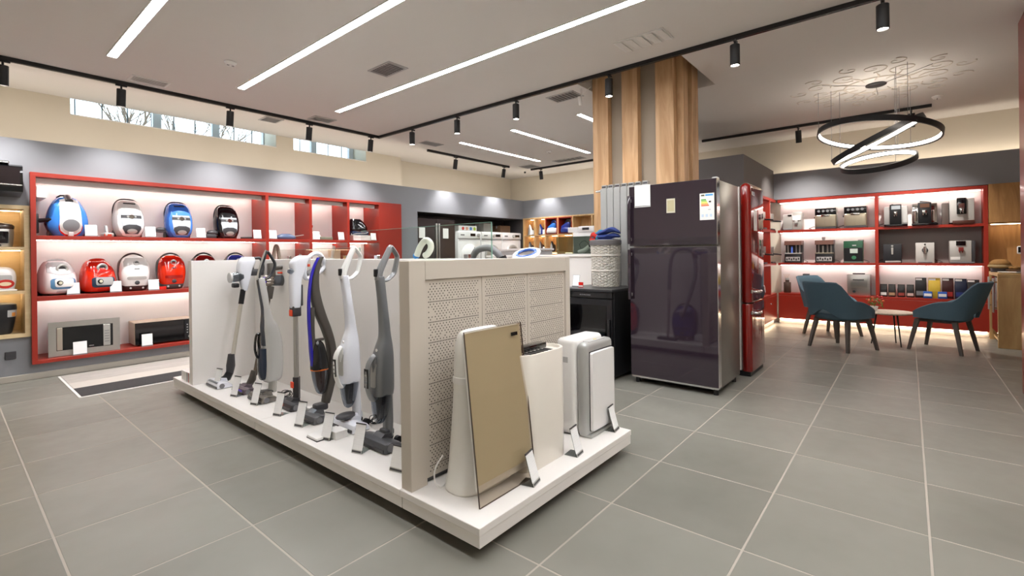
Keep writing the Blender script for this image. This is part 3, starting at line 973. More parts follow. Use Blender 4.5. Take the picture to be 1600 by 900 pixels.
hood = thing('range_hood', 'glossy black slanted range hood fixed above the oak shelving', 'range hood', (.12, 7.05, 1.89))
G().prism([(-.02, .0), (-.30, .03), (-.32, .06), (-.30, .28), (-.26, .30), (-.0, .31), (0.0, 0.0)], 'x', -.35, .42).build('body', m_gblack, hood)
G().prism([(-.318, .075), (-.324, .075), (-.306, .27), (-.300, .27)], 'x', -.33, .40).build('front_glass', M('hood_glass', '241C1E', .05, coat=.6), hood)
G().box(-.34, -.29, .305, .33, -.02, .33, .008, 2).build('glass_top', m_chrome, hood, 0)
G().box(-.3, -.33, .09, .41, -.322, .10).build('chrome_line', m_chrome, hood, 0)
struct(G().box(.42, 7.035, .235, .50, 7.05, .315, .004, 1).build('trim_4', m_dgrey, smooth=0))

# ================================================================ floor mat
mat_ = thing('floor_mat', 'flat mat with grey wood, cream and black carpet stripes on the floor', 'mat', (.795, 5.735, 0))
G().box(0, 0, 0, 2.9, 1.205, .006).build('base', m_white, mat_, 0)
G().box(.02, .71, .006, 2.88, 1.19, .010).build('wood_stripe', WOOD('mat_grey_wood', '9C9690', 'B8B2AC', .6, (1.2, 10, 1), 3), mat_, 0)
G().box(.02, .41, .006, 2.88, .705, .010).build('cream_stripe', M('mat_cream', 'BDB6AE', .6, var=.03), mat_, 0)
G().box(.02, .02, .006, 2.88, .405, .012).build('carpet_stripe', M('mat_carpet', '3C3A3B', .95, var=.25, scale=60, bump=.6, bscale=200), mat_, 0)

# ================================================================ display island
IX0, IX1, IY0, IY1, IZ = 1.385, 2.755, 1.34, 5.27, 1.222
isl = thing('display_island', 'long white laminate display island with perforated end panel', 'display stand', (0, 0, 0))
for y0, y1 in ((IY0, 1.86), (1.862, 3.40), (3.402, IY1)):
    G().box(IX0, y0, .108, IX1, y1, .14, .002, 1).build('podium_slab', m_lam, isl, 0)
for y0, y1 in ((IY0 + .003, 1.845), (1.85, 3.48), (3.485, IY1 - .003)):
    G().box(IX0 + .003, y0, .055, IX1 - .003, y1, .1075, .002, 1).build('plinth', m_lam, isl, 0)
G().box(IX0 + .07, IY0 + .07, 0, IX1 - .07, IY1 - .07, .055).build('kick_base', m_black, isl, 0)
m_panelbeige = M('beige_laminate', 'C8BFB3', .45, var=.01)
WX0, WX1 = 1.92, 2.20
G().box(WX0, 1.865, .14, WX0 + .02, 2.56, IZ, .0015, 1).build('wall_panel', m_lam, isl, 0)
G().box(WX0, 2.562, .14, WX0 + .02, 3.70, IZ, .0015, 1).build('wall_panel', m_lam, isl, 0)
G().box(WX0, 3.702, .14, WX0 + .02, 4.785, IZ, .0015, 1).build('wall_panel', m_lam, isl, 0)
G().box(WX1 - .02, 1.865, .14, WX1, 4.785, IZ, .0015, 1).build('wall_panel', m_lam, isl, 0)
G().box(WX0 + .021, 1.866, IZ - .022, WX1 - .021, 4.784, IZ - .002).build('cap_board', m_lam, isl, 0)
# perforated end
G().box(1.40, 1.79, .14, 1.497, 1.865, IZ, .002, 1).build('post', m_panelbeige, isl, 0)
G().box(2.722, 1.79, .14, 2.772, 1.865, IZ, .002, 1).build('post', m_panelbeige, isl, 0)
G().box(1.498, 1.79, 1.128, 2.721, 1.865, IZ, .002, 1).build('top_rail', m_panelbeige, isl, 0)
G().box(1.498, 1.815, .142, 2.721, 1.86, 1.127).build('backing', m_dgrey, isl, 0)
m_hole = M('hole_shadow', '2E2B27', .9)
for x0, x1 in ((1.499, 1.905), (1.908, 2.310), (2.313, 2.720)):
    pp = G().box(x0, 1.803, .165, x1, 1.812, 1.1265, .001, 1).build('perforated_panel', m_panelbeige, isl, 0)
    dots = G()
    row = 0
    z = 1.105
    while z > .185:
        k = row % 8
        step = .0105 if k == 7 else .021
        off = 0 if row % 2 else step / 2
        x = x0 + .028 + off
        while x < x1 - .022:
            if k == 7 or random.random() < .93:
                dots.add([(x + .0036 * math.cos(a * PI / 3), 1.8027, z + .0036 * math.sin(a * PI / 3)) for a in range(6)], [(0, 1, 2, 3, 4, 5)])
            x += step
        z -= .0125
        row += 1
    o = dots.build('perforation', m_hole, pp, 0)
    o['kind'] = 'stuff'
# far end panel
G().box(1.40, 4.785, .14, 2.75, 4.86, IZ, .002, 1).build('end_panel', m_lam, isl, 0)
# goods box on the far ledge
t = thing('small_carton', 'small white carton with red and black print on the far end of the island', 'box', (1.47, 5.02, .14))
G().box(-.06, -.12, 0, .28, .10, .085, .002, 1).build('box', m_white, t, 0)
G().box(-.0605, -.1, .0, -.058, -.085, .085).build('red_print', m_redgloss, t, 0)
G().box(-.0605, -.06, .0, -.058, -.045, .085).build('grey_print', m_dgrey, t, 0)
# glass screens standing on the island
def glass_screen(y0, y1, h, label):
    t = thing('glass_screen', label, 'glass screen', (2.07, (y0 + y1) / 2, IZ - .002), 0, 'glass screens on the island')
    L = (y1 - y0) / 2
    G().box(-.004, -L, 0, .004, L, h).build('pane', m_glass, t, 0)
    m_edge = M('glass_edge_green', '7FA89A', .2, var=.02)
    G().box(-.0042, -L - .002, 0, .0042, -L, h).build('edge', m_edge, t, 0)
    G().box(-.0042, -L, h, .0042, L, h + .002).build('edge', m_edge, t, 0)
    for s in (-.7, .7):
        G().box(-.012, s * L - .02, 0, .012, s * L + .02, .03, .002, 1).build('clamp', m_chrome, t, 0)
glass_screen(1.875, 3.22, .215, 'clear glass screen on the island ending in a green edge')
glass_screen(3.24, 4.6, .09, 'lower clear glass screen behind the stick vacuums')

# ================================================================ stick vacuums (local front = -y, placed facing -x)
FX = d(-90)
def sv(label, x, y):
    return thing('stick_vacuum', label, 'vacuum cleaner', (x, y, .14), FX, 'stick vacuums leaning on the island')
def flatloop(pts, w, r, k=6, n=10):
    """closed handle loop in the yz plane; w = half width across x, r = half thickness"""
    P = [(0, p[0], p[1]) for p in pts]
    P = spline(P + [P[0]], k)[:-1]
    return G().tube(P, r, n, True, w / r, ref=(0, 1, 0)) if False else G().tube(P, w, n, True, r / w, ref=(1, 0, 0))
def bar(pts, w, r, k=5, n=12):
    P = spline([(0, p[0], p[1]) for p in pts], k)
    return G().tube(P, w, n, False, r / w, ref=(1, 0, 0))
def head(w, dp, h, mat, t, yc=0.0, name='floor_head'):
    """floor nozzle: rounded wedge, front roller bulge, end caps and front bumper"""
    prof = [(-.5, .02), (-.5, .55), (-.44, .82), (-.30, .97), (-.12, 1.0), (.10, .90), (.34, .70), (.48, .40), (.5, .02)]
    P_ = [(yc + a * dp, b * h) for a, b in prof]
    cy = sum(p[0] for p in P_) / len(P_)
    cz = sum(p[1] for p in P_) / len(P_)
    secs = []
    for x, k in ((-w/2, .80), (-w/2 + .006, .95), (-w/2 + .014, 1.0), (w/2 - .014, 1.0), (w/2 - .006, .95), (w/2, .80)):
        secs.append([(x, cy + (a - cy) * k, max(.001, cz + (b - cz) * k)) for a, b in P_])
    o = G().loft(secs).build(name, mat, t, 35)
    G().box(-w/2 + .015, yc - dp/2 - .006, .006, w/2 - .015, yc - dp/2 + .004, h * .42, .003, 1).build('front_bumper', m_dgrey, t, 0)
    for sx in (-1, 1):
        G().cyl((sx * (w/2 - .002), yc - dp * .22, h * .48), (sx * (w/2 + .004), yc - dp * .22, h * .48), h * .36, n=18).build('end_cap', m_mgrey, t)
    G().prism([(yc - dp * .25, h * .90), (yc + .0, h * 1.28), (yc + dp * .35, h * 1.2), (yc + dp * .45, h * .5), (yc, h * .6)], 'x', -w * .16, w * .16).build('neck_mount', mat, t, 30)
    return None, o
def cable_bundle(t, x, y, z, mat):
    P = []
    for i in range(60):
        a = i / 60 * 2 * PI * 4
        P.append((x + .018 * math.sin(a * 1.3) + .01 * math.sin(a * .4), y + .035 * math.cos(a), z + .022 * math.sin(a) + .006 * math.cos(a * .7)))
    G().tube(P, .003, 6).build('power_cord', mat, t)

def tall_stick(label, x, y, shell, accent, bezel, bin_mat, headmat, lean=0.0, wide_head=True):
    t = sv(label, x, y)
    R = Matrix.Rotation(lean, 4, 'X')
    # base
    head(.27, .125, .062, headmat, t, -.03)
    G().box(-.035, -.02, .055, .035, .045, .095, .012, 2).build('head_hinge', headmat, t)
    for s in (-1, 1):
        G().cyl((s * .03, .06, .022), (s * .055, .06, .022), .022, n=16).build('wheel', m_black, t)
    cable_bundle(t, .07, .11, .03, m_black)
    # pole and body
    bar([(.02, .05), (.022, .12), (.022, .22), (.02, .32)], .040, .024).xf(R).build('pole', shell, t)
    bn = Blob([(.135, .012, .012, -.035), (.15, .028, .026, -.035), (.20, .044, .042, -.030), (.27, .054, .052, -.025), (.325, .057, .056, -.022)], 2.6, 24, 4)
    bn.g().xf(R).build('dust_bin', bin_mat, t)
    core = Blob([(.16, .018, .018, -.03), (.24, .026, .026, -.028), (.31, .03, .03, -.025)], 2.2, 16, 3)
    core.g().xf(R).build('filter_core', m_dgrey, t)
    bd = Blob([(.30, .055, .060, -.018), (.34, .060, .062, -.016), (.45, .060, .060, -.014), (.52, .056, .054, -.008), (.58, .046, .044, 0), (.64, .034, .032, .006), (.75, .029, .027, .0), (.86, .026, .025, -.01), (.97, .025, .025, -.022), (.985, .022, .022, -.022)], 3.2, 26, 5)
    bd.g().xf(R).build('body', shell, t)
    flatloop([(-.072, .53), (-.108, .475), (-.112, .36), (-.085, .285), (-.062, .31), (-.066, .47)], .021, .013).xf(R).build('hand_grip', accent, t)
    G().box(-.019, -.124, .355, .019, -.118, .465, .002, 1).xf(R).build('grip_face', bezel, t, 0)
    for zz in (.35, .375, .40):
        G().box(-.010, -.127, zz + .02, .010, -.122, zz + .034, .002, 1).xf(R).build('switch', m_chrome, t, 0)
    decal(bd, rr(0, .42, .052, .14, .012), .002, 4).xf(R).build('grip_recess', m_silver, t)
    button(bd, 0, .56, .009, .004).xf(R).build('power_button', m_white, t)
    # handle loop
    flatloop([(-.042, .97), (-.03, 1.02), (.01, 1.09), (.048, 1.152), (.062, 1.156), (.098, 1.11), (.10, 1.085), (.082, 1.02), (.07, .995), (.03, .965), (-.005, .962)], .020, .0115, 4).xf(R).build('handle', accent, t)
    bar([(-.026, .955), (-.02, 1.01), (.015, 1.085), (.050, 1.150)], .021, .017).xf(R).build('handle_stem', accent, t)
    g = G().box(-.012, -.058, .985, .012, -.040, 1.03, .003, 1)
    g.xf(R).build('trigger', bezel, t)
    return t
m_stgrey = M('stick_grey', '7E8083', .28, .3, var=.03)
m_stgrey2 = M('stick_grey_light', '8F9092', .3, .3, var=.03)
m_stwhite = M('stick_white', 'E4E6EE', .25, coat=.2)
m_smokebin = THIN('smoked_bin', 'B9C1CC', 1.6)
tall_stick('metallic grey stick vacuum nearest the island corner', 1.665, 2.37, m_stgrey, m_stgrey2, m_black, m_smokebin, M('head_grey', '55565A', .3, .2))
t = tall_stick('white stick vacuum with smoked bin next to the grey one', 1.72, 2.78, m_stwhite, M('handle_white', 'EAEAE8', .3), m_black, m_smokebin, m_stwhite, lean=d(2.2))
G().box(-.06, -.29, .0, .06, -.09, .02, .006, 2).build('flat_foot', m_white, t)
G().box(-.062, -.29, .0, .062, -.10, .006).build('foot_edge', m_black, t, 0)
G().ball((.0, -.06, .085), (.045, .07, .022), 16, 8).build('head_cap', m_dgrey, t)

# curved dark stick
t = sv('dark taupe curved stick vacuum with a blue front spine', 1.655, 3.12)
m_taupe = M('taupe_plastic', '4E4944', .3, var=.03)
head(.25, .13, .055, M('head_clear_grey', '5E5E61', .15, coat=.4), t, -.03)
G().box(-.035, -.03, .05, .035, .06, .10, .015, 2).build('head_hinge', m_dgrey, t)
def ribbon(rows, name, mat):
    """rows: (z, y front, y back, half width)"""
    secs = []
    for z, yf, yb, w in spline(rows, 5):
        secs.append([(x, (yf + yb) / 2 + y, z) for x, y in rrect(2 * w, yb - yf, min(w, (yb - yf) / 2) * .6, 3)])
    return G().loft(secs).build(name, mat, t)
ribbon([(.09, .03, .075, .03), (.16, .045, .095, .036), (.28, .075, .125, .038), (.40, .08, .13, .038), (.50, .068, .12, .036), (.60, .035, .095, .034), (.70, -.008, .060, .032), (.80, -.036, .030, .029), (.90, -.040, .012, .026), (1.0, -.024, .014, .023), (1.07, .002, .034, .02), (1.105, .026, .05, .018)], 'rear_arch', m_taupe)
ribbon([(.36, -.03, -.002, .022), (.48, -.043, -.018, .022), (.58, -.050, -.026, .022), (.68, -.054, -.026, .022), (.76, -.054, -.020, .022)], 'front_frame', m_taupe)
ribbon([(.36, -.045, -.024, .018), (.46, -.055, -.038, .018), (.56, -.060, -.044, .016), (.68, -.066, -.05, .015), (.82, -.064, -.05, .014), (.95, -.05, -.036, .013), (1.04, -.024, -.010, .012), (1.10, .008, .024, .011)], 'blue_spine', M('spine_blue', '2B22B0', .2, coat=.4))
bn = Blob([(.16, .012, .012, .025), (.18, .030, .032, .022), (.26, .046, .050, .018), (.34, .05, .055, .012)], 2.4, 24, 4)
bn.g().build('dust_bin', m_smokebin, t)
bd = Blob([(.335, .050, .056, .012), (.345, .052, .058, .012), (.42, .048, .052, .008), (.50, .040, .040, .0), (.53, .02, .02, .0)], 2.6, 24, 4)
bd.g().build('motor_pod', m_gblack, t)
Blob([(.17, .008, .008, .022), (.22, .024, .026, .02), (.33, .03, .034, .014)], 2.2, 16, 3).g().build('filter_core', M('filter_rust', '5A3A2E', .5), t)
G().lathe([(.0535, .330), (.0535, .338)], 24, (0, .012, 0), 1, 1.12).build('orange_ring', M('accent_orange', 'E0701C', .4), t)
G().box(-.012, -.02, .525, .012, .045, .545, .006, 2).build('grip_bridge', m_taupe, t)

# white and orange cordless stick
t = sv('white cordless stick vacuum with steel tube and orange clips', 1.69, 3.50)
head(.25, .12, .055, m_dgrey, t, -.04)
G().box(-.075, -.107, .018, .0, -.097, .048, .004, 1).build('orange_clip', M('accent_orange_red', 'F0502C', .4), t)
bar([(-.0, .05), (.0, .09), (.0, .215)], .03, .028, 4, 4).build('lower_joint', m_dgrey, t)
G().box(-.018, -.038, .14, .018, -.028, .185, .002, 1).build('orange_latch', M('accent_orange_red', 'F0502C', .4), t, 0)
G().cyl((0, 0, .20), (0, 0, .70), .0185, n=18).build('tube', m_steel, t)
G().box(-.032, -.034, .665, .032, .030, .745, .008, 2).build('upper_joint', m_dgrey, t)
G().box(-.022, -.040, .67, .022, -.032, .715, .002, 1).build('orange_latch', M('accent_orange_red', 'F0502C', .4), t, 0)
ribbon([(.73, -.035, .03, .034), (.80, -.038, .035, .036), (.93, -.040, .04, .038), (1.0, -.03, .065, .04), (1.06, -.035, .085, .042), (1.10, .0, .10, .04), (1.115, .03, .10, .03)], 'body', m_stwhite)
G().box(-.03, .02, .74, .03, .046, .90, .008, 2).build('battery_pack', m_dgrey, t)
flatloop([(.08, 1.075), (.14, 1.125), (.195, 1.12), (.235, 1.055), (.225, 1.015), (.17, .975), (.09, .94), (.07, .985)], .021, .016).build('grip', m_stwhite, t)
G().tube([(0, .09, .975), (0, .195, 1.04)], [.018, .02], 12).build('grip_pad', m_mgrey, t)
G().box(-.015, .095, 1.03, .015, .11, 1.05, .003, 1).build('trigger', M('accent_orange_red', 'F0502C', .4), t)
G().ball((0, .0, 1.0), (.036, .06, .028), 14, 8).build('filter_window', m_smokebin, t)

# silver-grey two-in-one
t = sv('silver grey two-in-one stick vacuum with looped dark handle', 1.64, 3.86)
head(.26, .13, .055, M('head_chrome_grey', '8A857F', .2, .6), t, -.04)
G().box(-.04, -.06, .05, .04, .03, .07, .01, 2).build('head_cap', m_dgrey, t)
cable_bundle(t, .09, .10, .03, m_black)
bar([(.03, .05), (.035, .12), (.04, .2)], .042, .028).build('pole', m_silver, t)
bd = Blob([(.13, .030, .035, .02), (.16, .052, .068, .03), (.3, .056, .075, .035), (.45, .056, .072, .03), (.56, .052, .060, .015), (.62, .040, .042, .0), (.70, .028, .03, -.012), (.82, .026, .029, -.028), (.93, .024, .027, -.045), (.945, .02, .02, -.045)], 3.0, 24, 5)
bd.g().build('body', M('stick_silver', 'C9C9C6', .25, .3), t)
decal(bd, [(-.016, .94), (-.02, .80), (-.024, .66), (-.034, .58), (-.04, .42), (.04, .42), (.034, .58), (.024, .66), (.02, .80), (.016, .94)], .004, 5).build('front_strip', M('strip_slate', '54575E', .25, .3), t)
bn = Blob([(.155, .02, .02, -.035), (.175, .036, .03, -.035), (.25, .042, .04, -.035), (.40, .042, .042, -.028)], 3, 20, 4)
bn.g().build('dust_bin', M('bin_navy', '2A3242', .08, coat=.6), t)
flatloop([(-.06, .52), (-.085, .50), (-.095, .40), (-.075, .33), (-.06, .36), (-.07, .45)], .014, .008).build('hand_grip', m_gblack, t)
flatloop([(-.062, .93), (-.05, 1.0), (-.012, 1.12), (.002, 1.15), (.04, 1.10), (.062, 1.04), (.03, .965), (-.02, .93)], .018, .011, 4).build('handle', M('handle_dark', '3A3B3E', .25), t)
bar([(-.072, .93), (-.06, 1.0), (-.022, 1.12), (-.004, 1.16)], .012, .006).build('handle_face', m_silver, t)

# taupe cordless with cyclone
def leaned(t, ang):
    return Matrix.Rotation(ang, 4, 'X')
t = sv('taupe cordless stick vacuum with purple head and shiny cyclone', 1.665, 4.22)
R = leaned(t, d(-10.5))
head(.25, .11, .05, M('head_purple_grey', '6C6068', .25, .3), t, -.06)
G().box(-.09, -.117, .008, .09, -.108, .034, .004, 1).build('purple_strip', M('accent_purple', '5B45B8', .25), t)
G().tube([(0, -.03, .04), (0, .0, .09), (0, .015, .16)], [.026, .03, .022], 14).build('neck', m_taupe, t)
G().cyl((0, .0, .12), (0, .0, .80), .0175, n=18).xf(R).build('tube', M('tube_taupe', '6E6358', .25, .5), t)
G().box(-.024, -.026, .76, .024, .026, .87, .010, 2).xf(R).build('tube_catch', m_taupe, t)
s0 = R @ Vector((0, 0, .90))
g = G()
for k in range(9):
    a = 2 * PI * k / 9
    g.ball((.034 * math.cos(a), s0.y - .02, s0.z + .02 + .034 * math.sin(a)), (.017, .04, .017), 10, 6)
g.build('cyclones', M('cyclone_nickel', '9C938A', .18, .8), t)['kind'] = 'stuff'
G().cyl((0, s0.y - .065, s0.z + .02), (0, s0.y - .05, s0.z + .02), .03, n=18).build('purple_cap', M('accent_purple', '5B45B8', .25), t)
G().cyl((0, s0.y + .01, s0.z + .02), (0, s0.y + .15, s0.z + .012), .047, n=22).build('dust_bin', m_smoke, t)
G().cyl((0, s0.y + .15, s0.z + .012), (0, s0.y + .165, s0.z + .012), .049, n=22).build('bin_lid', m_lgrey, t)
G().box(-.03, s0.y - .03, s0.z + .05, .03, s0.y + .03, s0.z + .17, .012, 2).build('motor', m_taupe, t)
G().tube([(0, s0.y + .02, s0.z + .12), (0, s0.y + .10, s0.z + .13), (0, s0.y + .17, s0.z + .14)], .018, 12).build('grip', m_taupe, t)
G().box(-.024, s0.y + .145, s0.z + .055, .024, s0.y + .185, s0.z + .16, .008, 2).build('battery_pack', m_taupe, t)
G().box(-.012, s0.y + .055, s0.z + .075, .012, s0.y + .13, s0.z + .09, .003, 1).build('trigger', M('accent_orange_red', 'F0502C', .4), t)

# white cordless with clear cyclone
t = sv('white cordless stick vacuum farthest from the island corner', 1.61, 4.58)
R = leaned(t, d(-9))
head(.27, .12, .055, m_stwhite, t, -.07)
G().box(-.10, -.125, .03, .10, -.08, .052, .004, 1).build('brush_window', m_smoke, t)
G().tube([(0, -.05, .04), (0, -.01, .06), (0, .012, .10)], [.03, .034, .03], 14).build('neck', m_black, t)
G().tube([(0, .012, .09), (0, .02, .16), (0, .026, .26)], [.028, .036, .026], 12).build('lower_grip', m_dgrey, t)
G().cyl((0, 0, .25), (0, 0, .72), .0165, n=16).xf(R).build('tube', M('tube_beige', 'C9C3B8', .3, .3), t)
G().cyl((0, 0, .70), (0, 0, .83), .022, n=16).xf(R).build('upper_joint', m_black, t)
s0 = R @ Vector((0, 0, .90))
bd = Blob([(s0.z - .08, .022, .022, s0.y), (s0.z, .035, .04, s0.y), (s0.z + .10, .045, .06, s0.y), (s0.z + .18, .045, .07, s0.y + .02), (s0.z + .22, .03, .05, s0.y + .03)], 3, 22, 4)
bd.g().build('body', m_stwhite, t)
G().cyl((0, s0.y - .11, s0.z + .04), (0, s0.y - .02, s0.z + .05), .044, n=20).build('dust_bin', m_smoke, t)
G().cyl((0, s0.y - .125, s0.z + .04), (0, s0.y - .108, s0.z + .04), .045, n=20).build('bin_lid', m_lgrey, t)
G().cyl((0, s0.y - .05, s0.z + .13), (0, s0.y + .01, s0.z + .13), .03, n=18).build('side_cap', m_chrome, t)
G().box(-.03, s0.y + .05, s0.z + .05, .03, s0.y + .16, s0.z + .11, .012, 2).build('battery_pack', m_dgrey, t)
flatloop([(s0.y + .06, s0.z + .20), (s0.y + .13, s0.z + .21), (s0.y + .16, s0.z + .15), (s0.y + .15, s0.z + .08), (s0.y + .08, s0.z + .07)], .016, .012).build('grip', m_dgrey, t)
G().box(-.03, s0.y - .10, s0.z - .05, .03, s0.y - .05, s0.z - .01, .01, 2).build('bin_latch', m_black, t)

# ================================================================ sloped price stands on the podium
def price_stand(x, y, rz, label, w=.07, h=.155):
    t = thing('price_stand', label, 'price stand', (x, y, .14), rz, 'sloped white price stands on the island podium')
    R = Matrix.Rotation(d(-15), 4, 'X')
    G().box(-w/2, -.001, .018, w/2, .001, h).xf(R).build('paper', m_paper, t, 0)
    G().box(-w/2 - .001, .0012, 0, w/2 + .001, .0035, h + .001).xf(R).build('back_plate', m_acryl, t, 0)
    G().box(-w/2, -.0045, 0.0015, w/2, -.0012, .018).xf(R).build('front_clip', m_silver, t, 0)
    G().box(-w/2 + .004, -.0052, .005, w/2 - .004, -.0043, .014).xf(R).build('clip_label', m_dgrey, t, 0)
    G().box(-w/2, -.004, h, w/2, .004, h + .006).xf(R).build('top_clip', m_dgrey, t, 0)
    G().box(-w/2, -.004, 0, w/2, .075, .002).build('foot', m_acryl, t, 0)
    return t
names = ('farthest white cordless stick vacuum', 'taupe cordless stick vacuum', 'silver grey two-in-one', 'white and orange cordless stick', 'dark curved stick vacuum', 'white stick vacuum with smoked bin', 'metallic grey stick vacuum')
for (x, y), nm in zip(((1.495, 4.54), (1.487, 4.13), (1.497, 3.775), (1.494, 3.39), (1.486, 3.06), (1.478, 2.71), (1.49, 2.39)), names):
    price_stand(x, y, FX + d(16), 'sloped white price stand before the ' + nm)
price_stand(1.49, 2.02, FX + d(12), 'sloped white price stand half hidden by the island corner post', .10, .12)
G_ = thing('white_carton', 'small white carton behind the price stand of the white stick', 'box', (1.535, 2.70, .14), 0)
G().box(-.02, -.045, 0, .06, .045, .045, .002, 1).build('box', m_white, G_, 0)
G().box(-.021, -.046, .038, .061, .046, .047, .002, 1).build('lid', m_white, G_, 0)

# ================================================================ air purifiers before the perforated end
t = thing('air_purifier', 'white bell-shaped air purifier with champagne glass front', 'air purifier', (1.695, 1.60, .14))
b = Blob([(0, .185, .105, .03), (.02, .19, .108, .03), (.10, .172, .10, .03), (.25, .155, .085, .035), (.42, .145, .070, .035), (.55, .142, .062, .035), (.68, .14, .052, .03), (.735, .125, .040, .025), (.75, .10, .02, .02)], 2.8, 32, 5)
b.g().build('body', M('purifier_white', 'E6E4DE', .3), t)
b2 = Blob([(.50, .147, .066, .036), (.51, .1475, .067, .036), (.53, .1465, .065, .036)], 2.8, 32, 3)
b2.g().build('neck_band', m_white, t)
tilt = math.atan2(.085, .76)
R = Matrix.Translation((0, -.155, 0)) @ Matrix.Rotation(-tilt, 4, 'X')
def rslab(w, h, cz, r, y0, y1):
    return G().loft([[(x, y0, cz + z) for x, z in rrect(w, h, r, 5)], [(x, y1, cz + z) for x, z in rrect(w, h, r, 5)]])
m_tint = THIN('smoke_tinted_glass', 'F0ECE6')
rslab(.402, .762, .383, .018, -.006, .0).xf(R).build('glass_front', m_tint, t)
frame(G(), .2025, .3825, .2008, .3808, 0, .383, -.0065, .0005).xf(R).build('glass_edge', M('smoked_edge', '54473D', .3), t, 0)
rslab(.386, .665, .424, .008, .0015, .006).xf(R).build('gold_panel', M('champagne_panel', 'DED6BE', .3, 0.0, var=.02, scale=1), t)
rslab(.394, .70, .410, .012, .007, .016).xf(R).build('back_frame', m_white, t)
G().box(.115, -.0072, .705, .165, -.0058, .722, .001, 1).xf(R).build('display', m_gblack, t, 0)
for s in (-1, 1):
    G().cyl((s * .06, -.09, .5), (s * .06, -.02, .5), .02, n=12).build('bracket', m_white, t)
G().tube(spline([(-.16, .12, .15), (-.20, .13, .10), (-.205, .13, .04), (-.18, .12, .006), (-.14, .13, .005)], 5), .004, 8).build('power_cord', m_white, t)

t = thing('air_purifier', 'cream white capsule-shaped air purifier with black top grille', 'air purifier', (2.055, 1.565, .14))
sec = [(x, y) for x, y in rrect(.40, .20, .095, 7)]
G().loft([[(x * .985, y * .985 + .0, .0) for x, y in sec], [(x, y, .008) for x, y in sec], [(x, y, .585) for x, y in sec], [(x * .99, y * .98, .592) for x, y in sec], [(x * .93, y * .86, .592) for x, y in sec], [(x * .93, y * .86, .575) for x, y in sec]]).build('body', M('purifier_cream', 'EAE4DA', .28, coat=.2), t)
G().box(-.13, .02, .575, .15, .085, .606, .006, 2).build('top_grille', m_gblack, t)
g = G()
for k in range(7):
    g = G().box(-.11 + .035 * k, -.05, .5765, -.095 + .035 * k, .01, .580).build('grille_slot', m_black, t, 0)
G().box(-.202, -.01, .47, -.198, .03, .53, .001, 1).build('side_tab', m_white, t, 0)

t = thing('air_purifier', 'silver-framed air purifier with white front panel at podium end', 'air purifier', (2.62, 1.57, .14))
G().box(-.165, -.095, .006, .165, -.02, .565, .028, 4).build('front_frame', M('purifier_silver', 'B6B7B5', .3, .4), t)
G().box(-.175, -.02, .004, .172, .12, .585, .03, 4).build('rear_body', m_white, t)
G().loft([[(x * .98, -.099 - .012 * (1 - (z / .24) ** 2) * 0 , .275 + z) for x, z in rrect(.275, .47, .012, 4)], [(x * .97, -.118, .275 + z * .99) for x, z in rrect(.275, .47, .012, 4)]]).build('front_panel', m_gloss_white, t)
G().box(-.135, -.100, .04, .135, -.094, .515).build('side_slot', m_black, t, 0)
G().box(-.10, -.075, .562, .10, -.03, .568, .002, 1).build('control_panel', m_lgrey, t, 0)
G().box(-.01, -.06, .567, .02, -.048, .5695).build('indicator', M('indicator_yellow', 'C9B44A', .4), t, 0)
G().box(-.178, .03, .44, -.1745, .075, .475, .001, 1).build('carry_recess', m_lgrey, t, 0)
G().box(-.15, -.11, .0, .15, -.03, .02, .006, 2).build('foot', M('purifier_silver', 'B6B7B5', .3, .4), t)
for (x, y), nm in zip(((1.83, 1.385), (2.24, 1.395), (2.69, 1.405)), ('champagne glass purifier', 'cream capsule purifier', 'silver-framed purifier')):
    price_stand(x, y, d(14) if x < 2 else d(8), 'sloped white price stand in front of the ' + nm, .08, .15)

# ================================================================ canister vacuums on the far side of the island
def canister_hose(t, mat, top, cuff):
    pts = spline([(.0, -.10, .30), (-.10, -.16, .5), (-.14, .0, .8), (-.10, .10, top - .10), (-.03, .12, top - .015), (.05, .12, top), (.14, .12, top - .03), (.20, .10, top - .14), (.20, .04, .80), (.19, -.0, .62)], 12)
    G().tube(pts, [.023 * (1 + .06 * (i % 2)) for i in range(len(pts))], 10).build('hose', mat, t)
    G().tube([(.19, .0, .64), (.18, -.06, .3), (.17, -.12, .03)], .016, 10).build('wand', m_steel, t)
    G().box(.05, -.18, 0, .29, -.08, .035, .012, 2).build('floor_nozzle', m_black, t)
    G().cyl((-.115, .09, top - .13), (-.09, .105, top - .06), .03, n=14).build('cuff', cuff, t)
for y, nm, sh_, hd_, bp_, top in ((2.17, 'navy', 'vac_royal', 'vac_royal_dark', m_black, 1.15), (2.95, 'red', 'vac_bright_red', 'vac_ruby', m_black, 1.06), (3.75, 'black', 'vac_black', 'vac_black', m_dgrey, 1.04)):
    v = vac_slim((2.50, y, .14), d(90), nm + ' canister vacuum with looped grey hose behind the island', MATS[sh_], MATS[hd_], bp_)
    v['group'] = 'canister vacuums on the far island podium'
    canister_hose(v, m_mgrey, top, m_black)
t = thing('garment_steamer', 'upright steamer whose blue and white oval handle tops the perforated end', 'steamer', (2.50, 1.955, .14), d(90))
G().box(-.07, -.10, 0, .07, .10, .10, .03, 3).build('base', m_vwhite, t)
G().cyl((0, 0, .09), (0, 0, 1.07), .014, n=12).build('pole', m_silver, t)
g = G().ring((0, 0, 0), .075, .013, 'z', 28, 10)
g.v = [(x * 1.25, y * .8, z + 1.105 - .42 * y) for x, y, z in g.v]
g.build('handle_ring', m_vwhite, t)
g = G().ring((0, 0, 0), .058, .009, 'z', 28, 8)
g.v = [(x * 1.25, y * .75, z + 1.112 - .42 * y) for x, y, z in g.v]
g.build('ring_inlay', m_bluegloss, t)
G().box(-.07, -.03, 1.065, .07, .03, 1.085, .008, 2).build('control_head', M('steamer_navy', '2A3558', .3), t)
